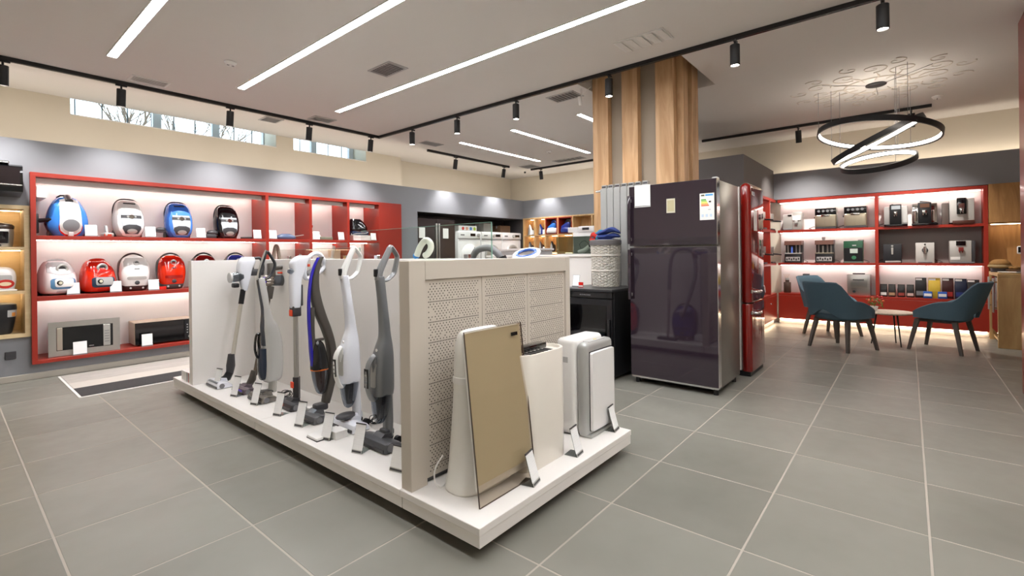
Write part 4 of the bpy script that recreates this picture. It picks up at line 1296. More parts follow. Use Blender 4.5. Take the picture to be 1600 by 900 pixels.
t = thing('vacuum_hose', 'white looped hose with blue end lying on the island top', 'hose', (2.14, 2.57, IZ - .002))
pts = spline([(0, .075, .024), (0, .045, .075), (0, .005, .115), (0, -.035, .128), (0, -.07, .105), (0, -.072, .07), (0, -.04, .035), (0, -.01, .024)], 10)
G().tube(pts, [.021 * (1 + .05 * (i % 2)) for i in range(len(pts))], 12).build('hose', M('hose_white', 'E2DDD2', .45), t)
G().cyl((0, .07, .024), (0, .095, .020), .020, n=14).build('end_cap', M('accent_blue', '2C86D0', .3), t)
# ================================================================ timber-clad column
col_ = thing('timber_column', 'square column clad with broad oak boards over beige panels', 'column', (0, 0, 0))
m_colp = M('column_panel_beige', '9F9282', .6, var=.01)
G().box(5.05, 1.90, 0, 5.50, 2.82, ZC + .45).build('core', m_colp, col_, 0)
m_board = WOOD('oak_board', 'B08658', 'D6B087', .5, (5, 5, .55), 2.2)
for y0, y1 in ((2.655, 2.855), (2.29, 2.48), (1.885, 2.085)):
    G().box(4.96, y0, 0, 5.05, y1, ZC + .4, .002, 1).build('board', m_board, col_, 0)
for x0, x1 in ((5.07, 5.21), (5.33, 5.53)):
    G().box(x0, 1.82, 0, x1, 1.90, ZC + .4, .002, 1).build('board', m_board, col_, 0)
t = thing('security_camera', 'small white camera hanging beside the column top', 'camera', (4.82, 2.92, ZC))
G().cyl((0, 0, 0), (0, 0, -.09), .006, n=8).build('stem', m_white, t)
g = G().cyl((-.05, 0, 0), (.05, 0, 0), .022, n=16)
g.xf(Matrix.Translation((0, .02, -.14)) @ Matrix.Rotation(d(75), 4, 'Y')).build('body', m_white, t)
G().tube(spline([(0, -.0, -.08), (.01, -.05, -.04), (.02, -.12, -.002)], 5), .003, 6).build('cable', m_white, t)

# ================================================================ radiator on the column
rad = thing('radiator', 'tall pale grey aluminium radiator fixed to the column front', 'radiator', (4.855, 2.40, .35))
m_rad = M('radiator_enamel', 'A2A3A1', .35, var=.01)
me = G().box(-.045, -.0385, 0, .045, .0385, 1.62, .006, 2).mesh('section', m_rad, 0)
for k in range(7):
    s = piece('section', me, rad, (0, .245 - .082 * k, 0))
    G().box(-.03, -.030, 1.615, .03, .030, 1.66, .004, 1).build('top_fin', m_rad, s, 0)
    G().box(-.0305, -.024, 1.628, -.029, .024, 1.648).build('fin_slot', m_dgrey, s, 0)
G().cyl((0, .28, 1.60), (0, .36, 1.60), .014, n=14).build('valve', m_chrome, rad)
G().box(.045, -.2, .3, .105, -.16, .34).build('bracket', m_rad, rad, 0)
G().box(.045, .16, 1.3, .105, .2, 1.34).build('bracket', m_rad, rad, 0)

# ================================================================ purple-black glass fridge
fr = thing('refrigerator', 'tall two-door refrigerator with glossy purple-black glass doors', 'refrigerator', (4.25, 1.655, 0), FX)
# local: x across (front -y); world y = 1.655 - local x
W2 = .405
m_fglass = M('aubergine_glass', '2C222B', .04, var=.02, coat=.6, spec=.6)
m_fside = M('fridge_side_steel', '8E8A84', .32, .75, var=.05, scale=3, stretch=(1, 1, 30))
G().box(-W2 + .005, .075, .06, W2 - .005, .67, 1.868, .006, 2).build('cabinet', m_fside, fr)
for z0, z1 in ((.075, 1.292), (1.306, 1.876)):
    dr = G().box(-W2, .0, z0, W2, .068, z1, .004, 1).build('door', m_fside, fr, 0)
    G().box(-W2 + .004, -.006, z0 + .003, W2 - .004, .001, z1 - .003, .002, 1).build('glass_face', m_fglass, dr, 0)
    hz0, hz1 = (.80, 1.275) if z0 < 1 else (1.325, 1.785)
    G().box(-W2 + .002, -.05, hz0, -W2 + .032, -.026, hz1, .006, 2).build('handle', m_fglass, dr)
    for hz in (hz0 + .03, hz1 - .06):
        G().box(-W2 + .006, -.03, hz, -W2 + .026, -.004, hz + .03, .003, 1).build('handle_post', m_silver, dr, 0)
    G().box(W2 - .003, -.004, z0, W2 + .001, .07, z1).build('edge_strip', m_chrome, dr, 0)
G().box(-W2 + .01, .002, .058, W2 - .01, .06, .074).build('bottom_trim', m_chrome, fr, 0)
G().box(-W2 + .03, .10, .03, W2 - .03, .62, .06).build('kick_plate', m_black, fr, 0)
for s in (-1, 1):
    for yy in (.06, .6):
        G().cyl((s * .36, yy, 0), (s * .36, yy, .06), .022, n=14).build('foot', m_black, fr)
G().box(W2 - .05, .03, 1.874, W2 - .006, .09, 1.89, .004, 1).build('hinge_cap', m_lgrey, fr)
G().box(-.18, -.0066, 1.335, .21, -.0058, 1.340).build('door_groove', m_gblack, fr, 0)
t = G().box(-.035, -.0075, 1.60, .045, -.006, 1.73).build('badge', M('badge_silver', 'CFCBB9', .3, .3), fr, 0)
G().box(-.025, -.0078, 1.615, .035, -.0074, 1.715).build('badge_print', M('badge_print_gold', 'B8B08C', .4), t, 0)
# energy label, printed flat
el = G().box(.262, -.0075, 1.52, .384, -.006, 1.75).build('energy_label', m_white, fr, 0)
for k, (cx, w_) in enumerate((('3E9B3A', .042), ('9CC63C', .048), ('E8E03A', .054), ('F0A030', .060), ('E0602A', .066))):
    z = 1.690 - .0125 * k
    G().box(.274, -.0079, z, .274 + w_, -.0074, z + .010).build('grade_bar', M('label_' + cx, cx, .5), el, 0)
G().box(.310, -.0079, 1.727, .374, -.0074, 1.742).build('blue_header', M('label_blue', '4E9ED8', .5), el, 0)
G().box(.274, -.0079, 1.727, .303, -.0074, 1.740).build('dark_header', M('label_dark', '4A4A30', .5), el, 0)
G().prism([(.336, 1.676), (.344, 1.683), (.358, 1.683), (.358, 1.669), (.344, 1.669)], 'y', -.0079, -.0074).build('grade_arrow', m_black, el, 0)
for k in range(3):
    G().box(.276 + .035 * k, -.0079, 1.545, .296 + .035 * k, -.0074, 1.57).build('pictogram', M('label_pale_blue', 'C3D3E2', .5), el, 0)
G().box(.333, -.0079, 1.607, .355, -.0074, 1.611).build('figure', m_mgrey, el, 0)
t = thing('price_sheet', 'white price sheet in a clear pocket on the dark fridge door', 'price card', (4.243, 1.92, 1.67), FX)
G().box(-.075, -.002, .015, .075, -.001, .205).build('paper', m_paper, t, 0)
frame(G(), .078, .105, .0745, .0935, 0, .105, -.0035, -.0022).build('pocket_rim', m_white, t, 0)
G().box(-.078, -.006, 0, .078, -.0047, .012).build('bottom_strip', m_lgrey, t, 0)

# ================================================================ red retro fridge
rf = thing('refrigerator', 'rounded red retro refrigerator with chrome handles beside the dark fridge', 'refrigerator', (5.10, 1.19, 0))
m_retro = M('retro_red', '7A100C', .08, var=.02, coat=.8)
def rr3(x0, x1, y0, y1, z0, z1, r, n=5):
    """box with rounded vertical edges and a rounded top"""
    cx, cy = (x0 + x1) / 2, (y0 + y1) / 2
    secs = []
    base = rrect(x1 - x0, y1 - y0, r, n)
    for z, k in [(z0, .985), (z0 + .01, 1.0), (z1 - r, 1.0)] + [(z1 - r + r * math.sin(a), 1 - r * (1 - math.cos(a)) / ((x1 - x0) / 2)) for a in (.4, .8, 1.15, 1.4, PI / 2)]:
        ky = 1 - (1 - k) * (x1 - x0) / (y1 - y0) * .9
        secs.append([(cx + x * k, cy + y * max(ky, .3), z) for x, y in base])
    return G().loft(secs)
rr3(0.0, .58, .115, .60, .04, 1.905, .05).build('cabinet', m_retro, rf)
rr3(-.005, .585, 0, .10, .725 + .01, 1.925, .049).build('door', m_retro, rf)
secs = [[(.29 + x * k, .05 + y * k, z) for x, y in rrect(.59, .10, .049, 5)] for z, k in ((.05, .97), (.06, 1), (.70, 1), (.722, .97))]
G().loft(secs).build('freezer_door', m_retro, rf)
G().box(.01, .10, .06, .57, .114, 1.89).build('gasket', M('gasket_pale', 'C8C2BC', .5), rf, 0)
G().box(.03, .02, 0, .55, .55, .05).build('kick_plate', m_black, rf, 0)
for z in (.845, .635):
    h = G().tube(spline([(.03, .0, z), (.035, -.045, z), (.09, -.06, z), (.17, -.05, z), (.20, .0, z)], 5), .014, 10).build('handle', m_chrome, rf)
    G().box(.015, -.012, z - .018, .05, .01, z + .018, .006, 2).build('handle_mount', m_chrome, h)
G().box(.14, -.004, 1.45, .26, -.001, 1.66).build('price_sheet', m_white, rf, 0)
G().box(.06, -.006, 1.80, .16, -.001, 1.84, .002, 1).build('badge', m_chrome, rf, 0)

# ================================================================ black glass-door cooler
co = thing('wine_cooler', 'low black glass-door cooler under the wicker basket', 'cooler', (4.15, 2.50, 0), FX)
G().box(-.30, .035, .03, .30, .60, .885, .004, 1).build('cabinet', m_black, co, 0)
G().box(-.302, -.005, .86, .302, .605, .886, .003, 1).build('top', M('cooler_top', '2B2B2D', .35), co, 0)
cp = G().box(-.298, -.004, .80, .298, .035, .858, .003, 1).build('control_panel', m_gblack, co, 0)
for k in range(6):
    G().box(-.06 + .022 * k, -.0052, .822, -.049 + .022 * k, -.0038, .834).build('key', m_mgrey, cp, 0)
G().box(-.28, -.0052, .824, -.23, -.0038, .836).build('badge', m_lgrey, cp, 0)
dr = thing_door = frame(G(), .298, .37, .24, .31, 0, .42, -.004, .034).build('door', m_black, co, 0)
G().box(-.24, .012, .11, .24, .018, .73).build('glass', THIN('dark_glass', '9498A0', 1.6), dr, 0)
G().box(.262, -.03, .25, .285, -.006, .6, .006, 2).build('handle', m_gblack, dr)
for z in (.30, .54):
    G().box(-.27, .04, z, .27, .05, z + .012).build('shelf_rail', m_silver, co, 0)
G().box(-.24, .0365, .112, .24, .04, .728).build('lining', M('cooler_lining', '2A2D36', .5), co, 0)
for x in (-.12, .16):
    G().box(x - .04, .0255, .36, x + .04, .027, .46).build('inside_card', m_lgrey, co, 0)
for s in (-1, 1):
    G().cyl((s * .26, .06, 0), (s * .26, .06, .032), .018, n=12).build('foot', m_black, co)
price_card(4.32, 2.72, .887, FX, 'white price card on the black cooler beside the basket', .085, .13)
t = thing('red_tag', 'small red and white tag on the black cooler', 'tag', (4.30, 2.64, .887), FX)
G().box(-.028, -.004, 0, .028, .004, .055, .002, 1).build('tag', m_redgloss, t, 0)
G().box(-.026, -.0048, .008, .026, -.0038, .020).build('white_band', m_white, t, 0)

# wicker basket with towels
BX, BY, BZ, BH = 4.56, 2.49, .887, .485
bk = thing('wicker_basket', 'white wicker laundry basket with grey liner on the cooler', 'basket', (BX, BY, BZ))
m_wick = M('white_wicker', 'D9D4CB', .6, var=.08, scale=30)
NS = 26
def rad_at(z):
    return .128 + .022 * z / BH
for k in range(NS):
    a = 2 * PI * k / NS
    G().tube([(rad_at(z) * math.cos(a), rad_at(z) * math.sin(a), z) for z in (0, BH * .5, BH)], .005, 5).build('stake', m_wick, bk)
def weave(z0, z1):
    g = G()
    z = z0
    i = 0
    while z < z1:
        pts = []
        for q in range(NS * 4):
            a = 2 * PI * q / (NS * 4)
            off = .0095 * math.cos(q * PI / 4) * (1 if i % 2 else -1)
            pts.append(((rad_at(z) + off) * math.cos(a), (rad_at(z) + off) * math.sin(a), z))
        g.tube(pts, .0068, 6, True, .75, ref=(0, 0, 1))
        z += .0155
        i += 1
    return g
for z0, z1 in ((.008, .160), (.182, .320), (.342, .465)):
    weave(z0, z1).build('wicker_band', m_wick, bk)['kind'] = 'stuff'
for z in (.170, .331, .478):
    G().ring((0, 0, z), rad_at(z) + .006, .0095, 'z', 40, 6).build('braid', m_wick, bk)
g = G().lathe([(.165, -.045), (.169, -.03), (.168, .004), (.158, .012), (.146, .004), (.138, -.05), (.02, -.06), (0, -.06)], 32, (0, 0, BH))
g.build('liner', M('liner_grey', '6F6C6C', .9, bump=.4), bk)
G().lathe([(.10, 0), (.125, .004), (.125, .012), (0, .012)], 24).build('base', m_wick, bk)
G().tube(spline([(.03, -.158, BH - .02), (.035, -.166, BH - .07), (.03, -.162, BH - .13)], 4), .004, 6).build('tie', M('liner_grey', '6F6C6C', .9), bk)
def towel(loc, rz, dims, mat, label, seed, folds=3):
    """soft folded towel: layered rounded slabs whose surface ripples"""
    t = thing('folded_towel', label, 'towel', loc, rz, 'towels in the basket')
    rnd = random.Random(seed)
    L, W_, H_ = dims
    for k in range(folds):
        g = G()
        secs = []
        n = 15
        for i in range(n):
            u = i / (n - 1)
            end = math.sin(PI * min(max(u, .0), 1.0)) ** .35
            cx = (u - .5) * L
            zc = H_ * (k + .5) / folds + .018 * math.sin(u * 5 + seed + k) - .025 * (u - .4) ** 2 * 4
            yc = .012 * math.sin(u * 7 + k * 2 + seed)
            sec = []
            for j in range(20):
                a = 2 * PI * j / 20
                rip = 1 + .10 * math.sin(3 * a + u * 9 + seed) + .06 * math.sin(5 * a - u * 13 + k)
                sec.append((cx, yc + W_ / 2 * max(end, .12) * math.cos(a) * rip, zc + H_ / folds * .62 * max(end, .12) * math.sin(a) * rip))
            secs.append(sec)
        g.loft(secs).build('fold', mat, t, 80)
    return t
m_tb = M('towel_navy', '3A4B8C', .95, var=.15, scale=40, bump=.8, bscale=300)
towel((BX - .02, BY - .05, BZ + BH - .01), d(-70), (.25, .17, .14), m_tb, 'navy blue towel heaped on top of the wicker basket', 2)
towel((BX + .0, BY + .075, BZ + BH - .0), d(75), (.20, .07, .10), M('towel_teal', '2E86A8', .95, var=.15, scale=40, bump=.8, bscale=300), 'teal towel tucked in the left of the wicker basket', 5, 2)
towel((BX - .0, BY + .125, BZ + BH - .0), d(80), (.15, .06, .09), M('towel_red', 'C8352C', .95, var=.12, scale=40, bump=.8, bscale=300), 'red towel at the left rim of the wicker basket', 9, 2)
# ================================================================ back of the shop
# washing machines on a white stand in front of the niche
st = thing('appliance_stand', 'white stand carrying the washing machines at the back', 'display stand', (0, 0, 0))
G().box(6.83, 7.08, .06, 8.93, 7.70, .765, .004, 1).build('body', m_lam, st, 0)
G().box(6.81, 7.06, .765, 8.94, 7.71, .795, .003, 1).build('top_board', m_lam, st, 0)
G().box(6.90, 7.14, 0, 8.86, 7.66, .06).build('kick_base', m_black, st, 0)
def washer(x, label, solid):
    t = thing('washing_machine', label, 'washing machine', (x, 7.11, .795), 0, 'white washing machines in a row')
    t.scale = (1.12, 1.04, 1.12)
    G().box(-.295, .012, .015, .295, .56, .84, .008, 2).build('body', m_gloss_white, t)
    G().box(-.297, -.002, .70, .297, .02, .83, .006, 2).build('control_panel', m_gloss_white, t)
    G().box(-.297, -.001, .693, .297, .014, .699).build('panel_gap', m_mgrey, t, 0)
    G().box(.02 if solid else .10, -.0045, .745, .15 if solid else .24, -.0015, .795).build('display', m_gblack, t, 0)
    G().box(-.24, -.004, .755, -.14, -.0015, .775).build('badge', m_dgrey, t, 0)
    G().cyl((.23 if solid else .04, -.03, .765), (.23 if solid else .04, 0, .765), .032, .036, 22).build('dial', m_silver, t)
    dr = G().lathe([(.215, 0), (.215, .02), (.20, .04), (.165, .045), (.16, .03)] if not solid else [(.215, 0), (.215, .02), (.19, .04), (.0, .042)], 36)
    dr.xf(Matrix.Translation((0, .012, .38)) @ Matrix.Rotation(PI / 2, 4, 'X'))
    o = dr.build('door', m_gloss_white if solid else m_silver, t)
    if not solid:
        g = G().lathe([(.162, .028), (.13, .03), (.10, .008), (0, .0)], 32)
        g.xf(Matrix.Translation((0, .012, .38)) @ Matrix.Rotation(PI / 2, 4, 'X')).build('porthole', M('porthole_glass', '595D63', .05, coat=1.0), o)
        G().box(-.05, -.035, .35, .03, -.03, .47).build('door_card', m_white, o, 0)
    else:
        G().box(.09, -.036, .46, .10, -.03, .54).xf(Matrix.Rotation(0, 4, 'Y')).build('handle', m_mgrey, o, 0)
    for s in (-1, 1):
        G().cyl((s * .24, .06, 0), (s * .24, .06, .02), .02, n=12).build('foot', m_black, t)
    return t
washer(7.165, 'white dryer with solid round door, leftmost in the row', True)
washer(7.875, 'white washing machine behind the edge of the glass screen', False)
washer(8.565, 'white washing machine at the right end of the row', False)
t = thing('detergent_box', 'white box with coloured capsules printed on it atop the dryer', 'box', (7.17, 7.22, 1.736))
G().box(-.27, -.05, 0, .27, .10, .115, .003, 1).build('box', m_white, t, 0)
for k, cx in enumerate(('D04A3E', 'D9A08C', '4C86C8', 'A7BE3A')):
    G().cyl((-.14 + .115 * k, -.053, .055), (-.14 + .115 * k, -.049, .055), .036, n=16).build('print_spot', M('print_' + cx, cx, .5), t)
# dark built-in units in the niche behind
fb = thing('refrigerator', 'dark brown side-by-side refrigerator left of the dryer in the niche', 'refrigerator', (6.27, 7.13, 0))
m_nb = M('niche_brown_glass', '3A302E', .06, coat=.8)
G().box(-.49, .06, .04, .49, .56, 1.96, .005, 1).build('cabinet', M('niche_brown_black', '2E2725', .25), fb, 0)
for s, nm in ((-1, 'left'), (1, 'right')):
    dr = G().box(min(s * .004, s * .49), -.0, .06, max(s * .004, s * .49), .055, 1.95, .004, 1).build('door', m_nb, fb, 0)
    G().box(min(s * .015, s * .05), -.045, .45, max(s * .015, s * .05), -.012, 1.86, .006, 2).build('handle', m_steel, dr)
    for hz in (.55, 1.74):
        G().box(min(s * .022, s * .042), -.016, hz, max(s * .022, s * .042), .0, hz + .03).build('handle_post', m_silver, dr, 0)
    G().box(-.445 if s < 0 else .16, -.004, 1.57, -.30 if s < 0 else .305, -.001, 1.77).build('price_sheet', m_white, dr, 0)
for s in (-1, 1):
    G().cyl((s * .42, .12, 0), (s * .42, .12, .045), .025, n=12).build('foot', m_black, fb)
for x, w_, hh, nm in ((7.95, .30, .20, 'pale'), (8.55, .36, .17, 'brown')):
    t = thing('carton', '%s carton stored on top of the washing machines' % nm, 'box', (x, 7.42, 1.736))
    G().box(-w_/2, -.12, 0, w_/2, .14, hh, .003, 1).build('box', M('carton_' + nm, 'A9A39C' if nm == 'pale' else '7A5F48', .7), t, 0)
    G().box(-w_/2 - .001, -.02, hh - .06, w_/2 + .001, .02, hh + .001).build('tape', m_lgrey, t, 0)
# second counter, seen as the white end right of the perforated panel
ct = thing('display_counter', 'white display counter end standing behind the black cooler', 'counter', (0, 0, 0))
G().box(5.0, 2.92, .06, 5.9, 4.6, 1.20, .003, 1).build('body', m_lam, ct, 0)
G().box(4.98, 2.90, 1.20, 5.92, 4.62, 1.225, .003, 1).build('top_board', m_lam, ct, 0)
G().box(5.06, 2.98, 0, 5.84, 4.54, .06).build('kick_base', m_black, ct, 0)
t = thing('glass_case', 'grey glass showcase with a white hand blender inside', 'showcase', (5.10, 3.20, 1.225))
G().box(0, -.27, 0, .42, .29, .012).build('base', m_lgrey, t, 0)
m_gg = THIN('grey_glass', 'DDE2DE', 1.5)
G().box(0, -.27, .012, .006, .29, .225).build('pane', m_gg, t, 0)
G().box(.414, -.27, .012, .42, .29, .225).build('pane', M('case_back_grey', '8E918C', .3), t, 0)
G().box(0, -.276, .012, .42, -.27, .225).build('pane', m_gg, t, 0)
G().box(0, .29, .012, .42, .296, .225).build('pane', m_gg, t, 0)
G().box(-.004, -.28, .225, .424, .30, .232).build('lid', m_gg, t, 0)
t = thing('hand_blender', 'white hand blender lying inside the grey glass showcase', 'hand blender', (5.26, 3.12, 1.262))
G().tube(spline([(0, .14, 0), (0, .06, .015), (0, -.02, .07)], 5), [.02 + .008 * math.sin(i / 10 * PI) for i in range(11)], 12).build('body', m_white, t)
G().tube([(0, -.02, .07), (0, -.12, .13)], [.018, .012], 12).build('shaft', m_dgrey, t)
G().tube(spline([(0, -.02, .09), (0, .05, .14), (0, .12, .10), (0, .10, .04)], 6), .003, 6).build('cord', m_dgrey, t)
t = thing('white_appliance', 'white top-loading appliance with black display behind the showcase', 'appliance', (7.0, 4.25, 0), FX)
G().box(-.20, 0, .06, .30, .55, 1.60, .01, 2).build('body', m_gloss_white, t)
G().box(-.08, -.012, 1.60, .22, .50, 1.70, .01, 2).build('control_head', m_gloss_white, t)
G().box(.0, -.015, 1.635, .13, -.011, 1.675).build('display', m_gblack, t, 0)
G().box(-.18, .0, 0, .28, .5, .06).build('kick_base', m_black, t, 0)
tag(G().box(7.02, 4.37, 1.602, 7.20, 4.56, 1.69, .004, 1).build('white_carton', m_white, None, 0), 'small white carton on the white appliance behind the showcase', 'box')
t = thing('chest_freezer', 'low white appliance with a flat lid behind the perforated panel', 'appliance', (6.0, 4.95, 0), FX)
G().box(-.28, 0, .05, .42, .5, 1.29, .008, 2).build('body', m_lgrey, t)
G().box(-.30, -.02, 1.295, .44, .52, 1.33, .008, 2).build('lid', m_gloss_white, t)
G().box(-.25, .03, 0, .39, .47, .05).build('kick_base', m_black, t, 0)

# wooden pigeon holes with irons on the back wall
ph = thing('pigeon_hole_shelf', 'oak pigeon hole shelving with lit cells and two red-lined cells', 'shelving', (8.90, 7.05, .45), FX)
# local x = 7.05 - world y
cols = [0, .325, .63, .985, 1.375, 1.86, 2.34, 2.65]
m_pho = WOOD('pigeon_oak', 'C29A66', 'DDBA88', .5, (6, 6, .8), 2.5)
rows_ = [0, .40, .80, 1.20, 1.60]
for xx in cols:
    G().box(xx, 0, 0, xx + .03, .34, 1.615, .0015, 1).build('divider', m_pho, ph, 0)
for zz in rows_:
    G().box(0, 0.001, zz, 2.68, .339, zz + .03, .0015, 1).build('board', m_pho, ph, 0)
G().box(0, .33, 0, 2.68, .345, 1.63).build('back_panel', m_pho, ph, 0)
for i in range(5):
    for zz in rows_[1:]:
        if not (i == 4 and zz > 1.5):
            glow(ph, (cols[i] + .05, .24, zz - .006, cols[i + 1] - .03, .252, zz - .001), mat=m_ledwarm)
for (x0, x1, z) in ((.66, .985, 1.23), (1.015, 1.375, 1.23)):
    f = frame(G(), (x1 - x0) / 2 - .0005, .185, (x1 - x0) / 2 - .022, .163, (x0 + x1) / 2, z + .185, -.004, .30)
    f.build('red_lining', m_red, ph, 0)
def iron(lx, z, kind, label, c1, c2):
    t = thing('steam_iron', label, 'iron', (8.95, 7.05 - lx, z), FX, 'irons in the oak pigeon holes')
    if kind == 0:   # stored on its heel
        b = Blob([(0, .05, .06, .0), (.02, .055, .065, .0), (.12, .045, .05, -.005), (.20, .025, .03, -.02), (.245, .006, .01, -.03)], 2.4, 20, 4)
        b.g().build('body', c1, t)
        decal(b, [(-.03, .02), (.03, .02), (.028, .12), (.0, .21), (-.028, .12)], .004, 4).build('soleplate', m_silver, t)
        G().tube(spline([(0, .05, .03), (0, .10, .06), (0, .09, .14), (0, .02, .17)], 5), .013, 8).build('handle', c2, t)
    else:
        b = Blob([(.0, .13, .09, 0), (.03, .145, .10, 0), (.09, .13, .09, 0), (.12, .09, .06, 0, -.02)], 2.6, 24, 4)
        b.g().build('base_station', m_white if kind == 1 else c1, t)
        b = Blob([(.11, .12, .05, 0, -.02), (.15, .11, .05, 0, -.01), (.20, .07, .04, 0, .03), (.23, .03, .03, 0, .05)], 2.4, 20, 4)
        b.g().build('body', c1, t)
        G().tube(spline([(-.05, 0, .18), (.0, 0, .26), (.08, 0, .27), (.12, 0, .20)], 5), .016, 8).build('handle', c2, t)
    return t
m_iblue = M('iron_blue', '2E6FC0', .2, coat=.3)
m_inavy = M('iron_deep_blue', '1F2F7A', .15, coat=.4)
m_iplum = M('iron_plum', '4A2A4A', .25)
iron(.19, 1.68, 0, 'white and plum steam iron in the top left pigeon hole', m_white, m_iplum)
iron(.50, 1.68, 0, 'navy steam iron in the second pigeon hole of the top row', m_inavy, m_black)
iron(.82, 1.705, 1, 'sky blue ironing station in the first red-lined cell', m_iblue, m_inavy)
iron(1.20, 1.705, 2, 'deep blue ironing station in the second red-lined cell', m_inavy, m_black)
iron(.19, 1.28, 0, 'dark grey steam iron in the second row, first cell', m_dgrey, m_black)
iron(.50, 1.28, 0, 'dark brown steam iron in the second row, second cell', M('iron_brown', '4A3630', .3), m_black)
iron(.82, 1.28, 0, 'black steam iron in the second row, third cell', m_black, m_dgrey)
for lx, z, nm in ((.27, 1.68, 'plum'), (.57, 1.68, 'navy'), (.93, 1.705, 'sky blue'), (1.31, 1.705, 'deep blue'), (.26, 1.28, 'dark grey'), (.57, 1.28, 'dark brown')):
    price_card(8.925, 7.05 - lx, z, FX, 'small white price card beside the %s iron' % nm, .09, .12)
t = thing('paper_stack', 'stack of pale papers in the plain oak cell by the column', 'papers', (8.98, 5.0, 1.68), FX)
G().box(-.10, 0, 0, .10, .25, .20, .002, 1).build('stack', m_lgrey, t, 0)
G().box(-.10, 0, .202, .10, .25, .21).build('top_sheet', m_white, t, 0)
# ================================================================ red coffee shelving
XS = 9.22
cs = thing('red_shelving_unit', 'red lacquered shelving holding coffee machines and coffee bags', 'shelving', (XS, 1.72, .08), FX)
LB = 2.57
def C(x0, z0, x1, z1, y0=0.0, y1=.27, bev=.0015):
    return G().box(x0, y0, z0 - .08, x1, y1, z1 - .08, bev, 1)
C(0, 2.065, LB, 2.11).build('top_panel', m_red, cs, 0)
C(LB - .045, .52, LB, 2.065).build('side_panel', m_red, cs, 0)
C(1.33, .52, 1.372, 2.065).build('divider', m_red, cs, 0)
m_gpan = M('grey_back_panel', '8B8583', .6, var=.01)
for x0, x1 in ((0, 1.33), (1.372, LB - .045)):
    for z0, z1 in ((1.548, 1.588), (.995, 1.033)):
        C(x0, z0, x1, z1).build('shelf', m_red, cs, 0)
    for zt in (2.06, 1.545, .992):
        dim = x0 > 1 and zt == 1.545
        if not dim:
            glow(cs, (x0 + .01, .165, zt - .08 - .004, x1 - .01, .177, zt - .0805))
    C(x0, .52, x1, 2.065, .255, .27).build('back_panel', m_backpan, cs, 0)
    C(x0, 1.035, x1, 1.547, .250, .254).build('back_panel', m_gpan if x0 > 1 else m_backpan, cs, 0)
C(0, .48, LB, .52).build('base_top', m_red, cs, 0)
for x0, x1 in ((0.0, 1.29), (1.295, LB)):
    C(x0, .085, x1, .478, 0, .02).build('base_door', m_red, cs, 0)
C(0.0, .085, LB, .105, .021, .26).build('base_bottom', m_red, cs, 0)
C(0.0, .0805, LB, .0845, .021, .27)
G().box(0, .05, -.08, LB, .06, .0).build('toe_kick', m_backpan, cs, 0)
glow(cs, (.02, .024, -.004, LB - .02, .036, .003), mat=m_ledwarm)

# side run against the grey block
ss = thing('red_shelving_unit', 'red shelving run beside the red fridge, meeting the coffee corner', 'shelving', (7.45, 1.74, .08))
LS = 1.74
def S(x0, z0, x1, z1, y0=0.0, y1=.30, bev=.0015):
    return G().box(x0, y0, z0 - .08, x1, y1, z1 - .08, bev, 1)
S(0, 2.065, LS, 2.11).build('top_panel', m_red, ss, 0)
for x in (0.0, .64, 1.27):
    S(x, .52, x + .045, 2.065).build('divider', m_red, ss, 0)
for x0, x1 in ((.045, .64), (.685, 1.27), (1.315, LS)):
    for z0, z1 in ((1.548, 1.588), (.995, 1.033)):
        S(x0, z0, x1, z1).build('shelf', m_red, ss, 0)
    for zt in (2.06, 1.545, .992):
        glow(ss, (x0 + .01, .19, zt - .08 - .004, x1 - .01, .202, zt - .0805))
    S(x0, .52, x1, 2.065, .285, .30).build('back_panel', m_backpan, ss, 0)
S(0, .48, LS, .52).build('base_top', m_red, ss, 0)
for x0, x1 in ((0, .86), (.865, LS)):
    dr = S(x0, .085, x1, .478, 0, .02).build('base_door', m_red, ss, 0)
    G().box(x1 - .5, -.02, .28, x1 - .44, 0, .30, .004, 1).build('handle', m_chrome, dr, 0)
G().box(0, .05, -.08, LS, .06, .0).build('toe_kick', m_backpan, ss, 0)
glow(ss, (.02, .024, -.004, LS - .02, .036, .003), mat=m_ledwarm)

# ---------------------------------------------------------------- coffee machines
def cm(y, z, label, rz=0.0):
    return thing('coffee_machine', label, 'coffee machine', (XS + .035, y, z), FX + rz, 'coffee machines on the red shelves')
def cord(t, x, s):
    G().tube(spline([(x, .10, .05), (x + .05 * s, .06, .035), (x + .085 * s, .02, .012), (x + .05 * s, .0, .005)], 5), .004, 6).build('power_cord', m_black, t)
def spout(t, x, z, y, mat, w=.022):
    G().box(x - w, y - .035, z - .03, x + w, y, z + .025, .005, 2).build('spout', mat, t)
    for s in (-1, 1):
        G().cyl((x + s * w * .55, y - .022, z - .05), (x + s * w * .55, y - .022, z - .028), .006, n=10).build('nozzle', mat, t)
Z1, Z2, Z3 = 1.589, 1.034, .521
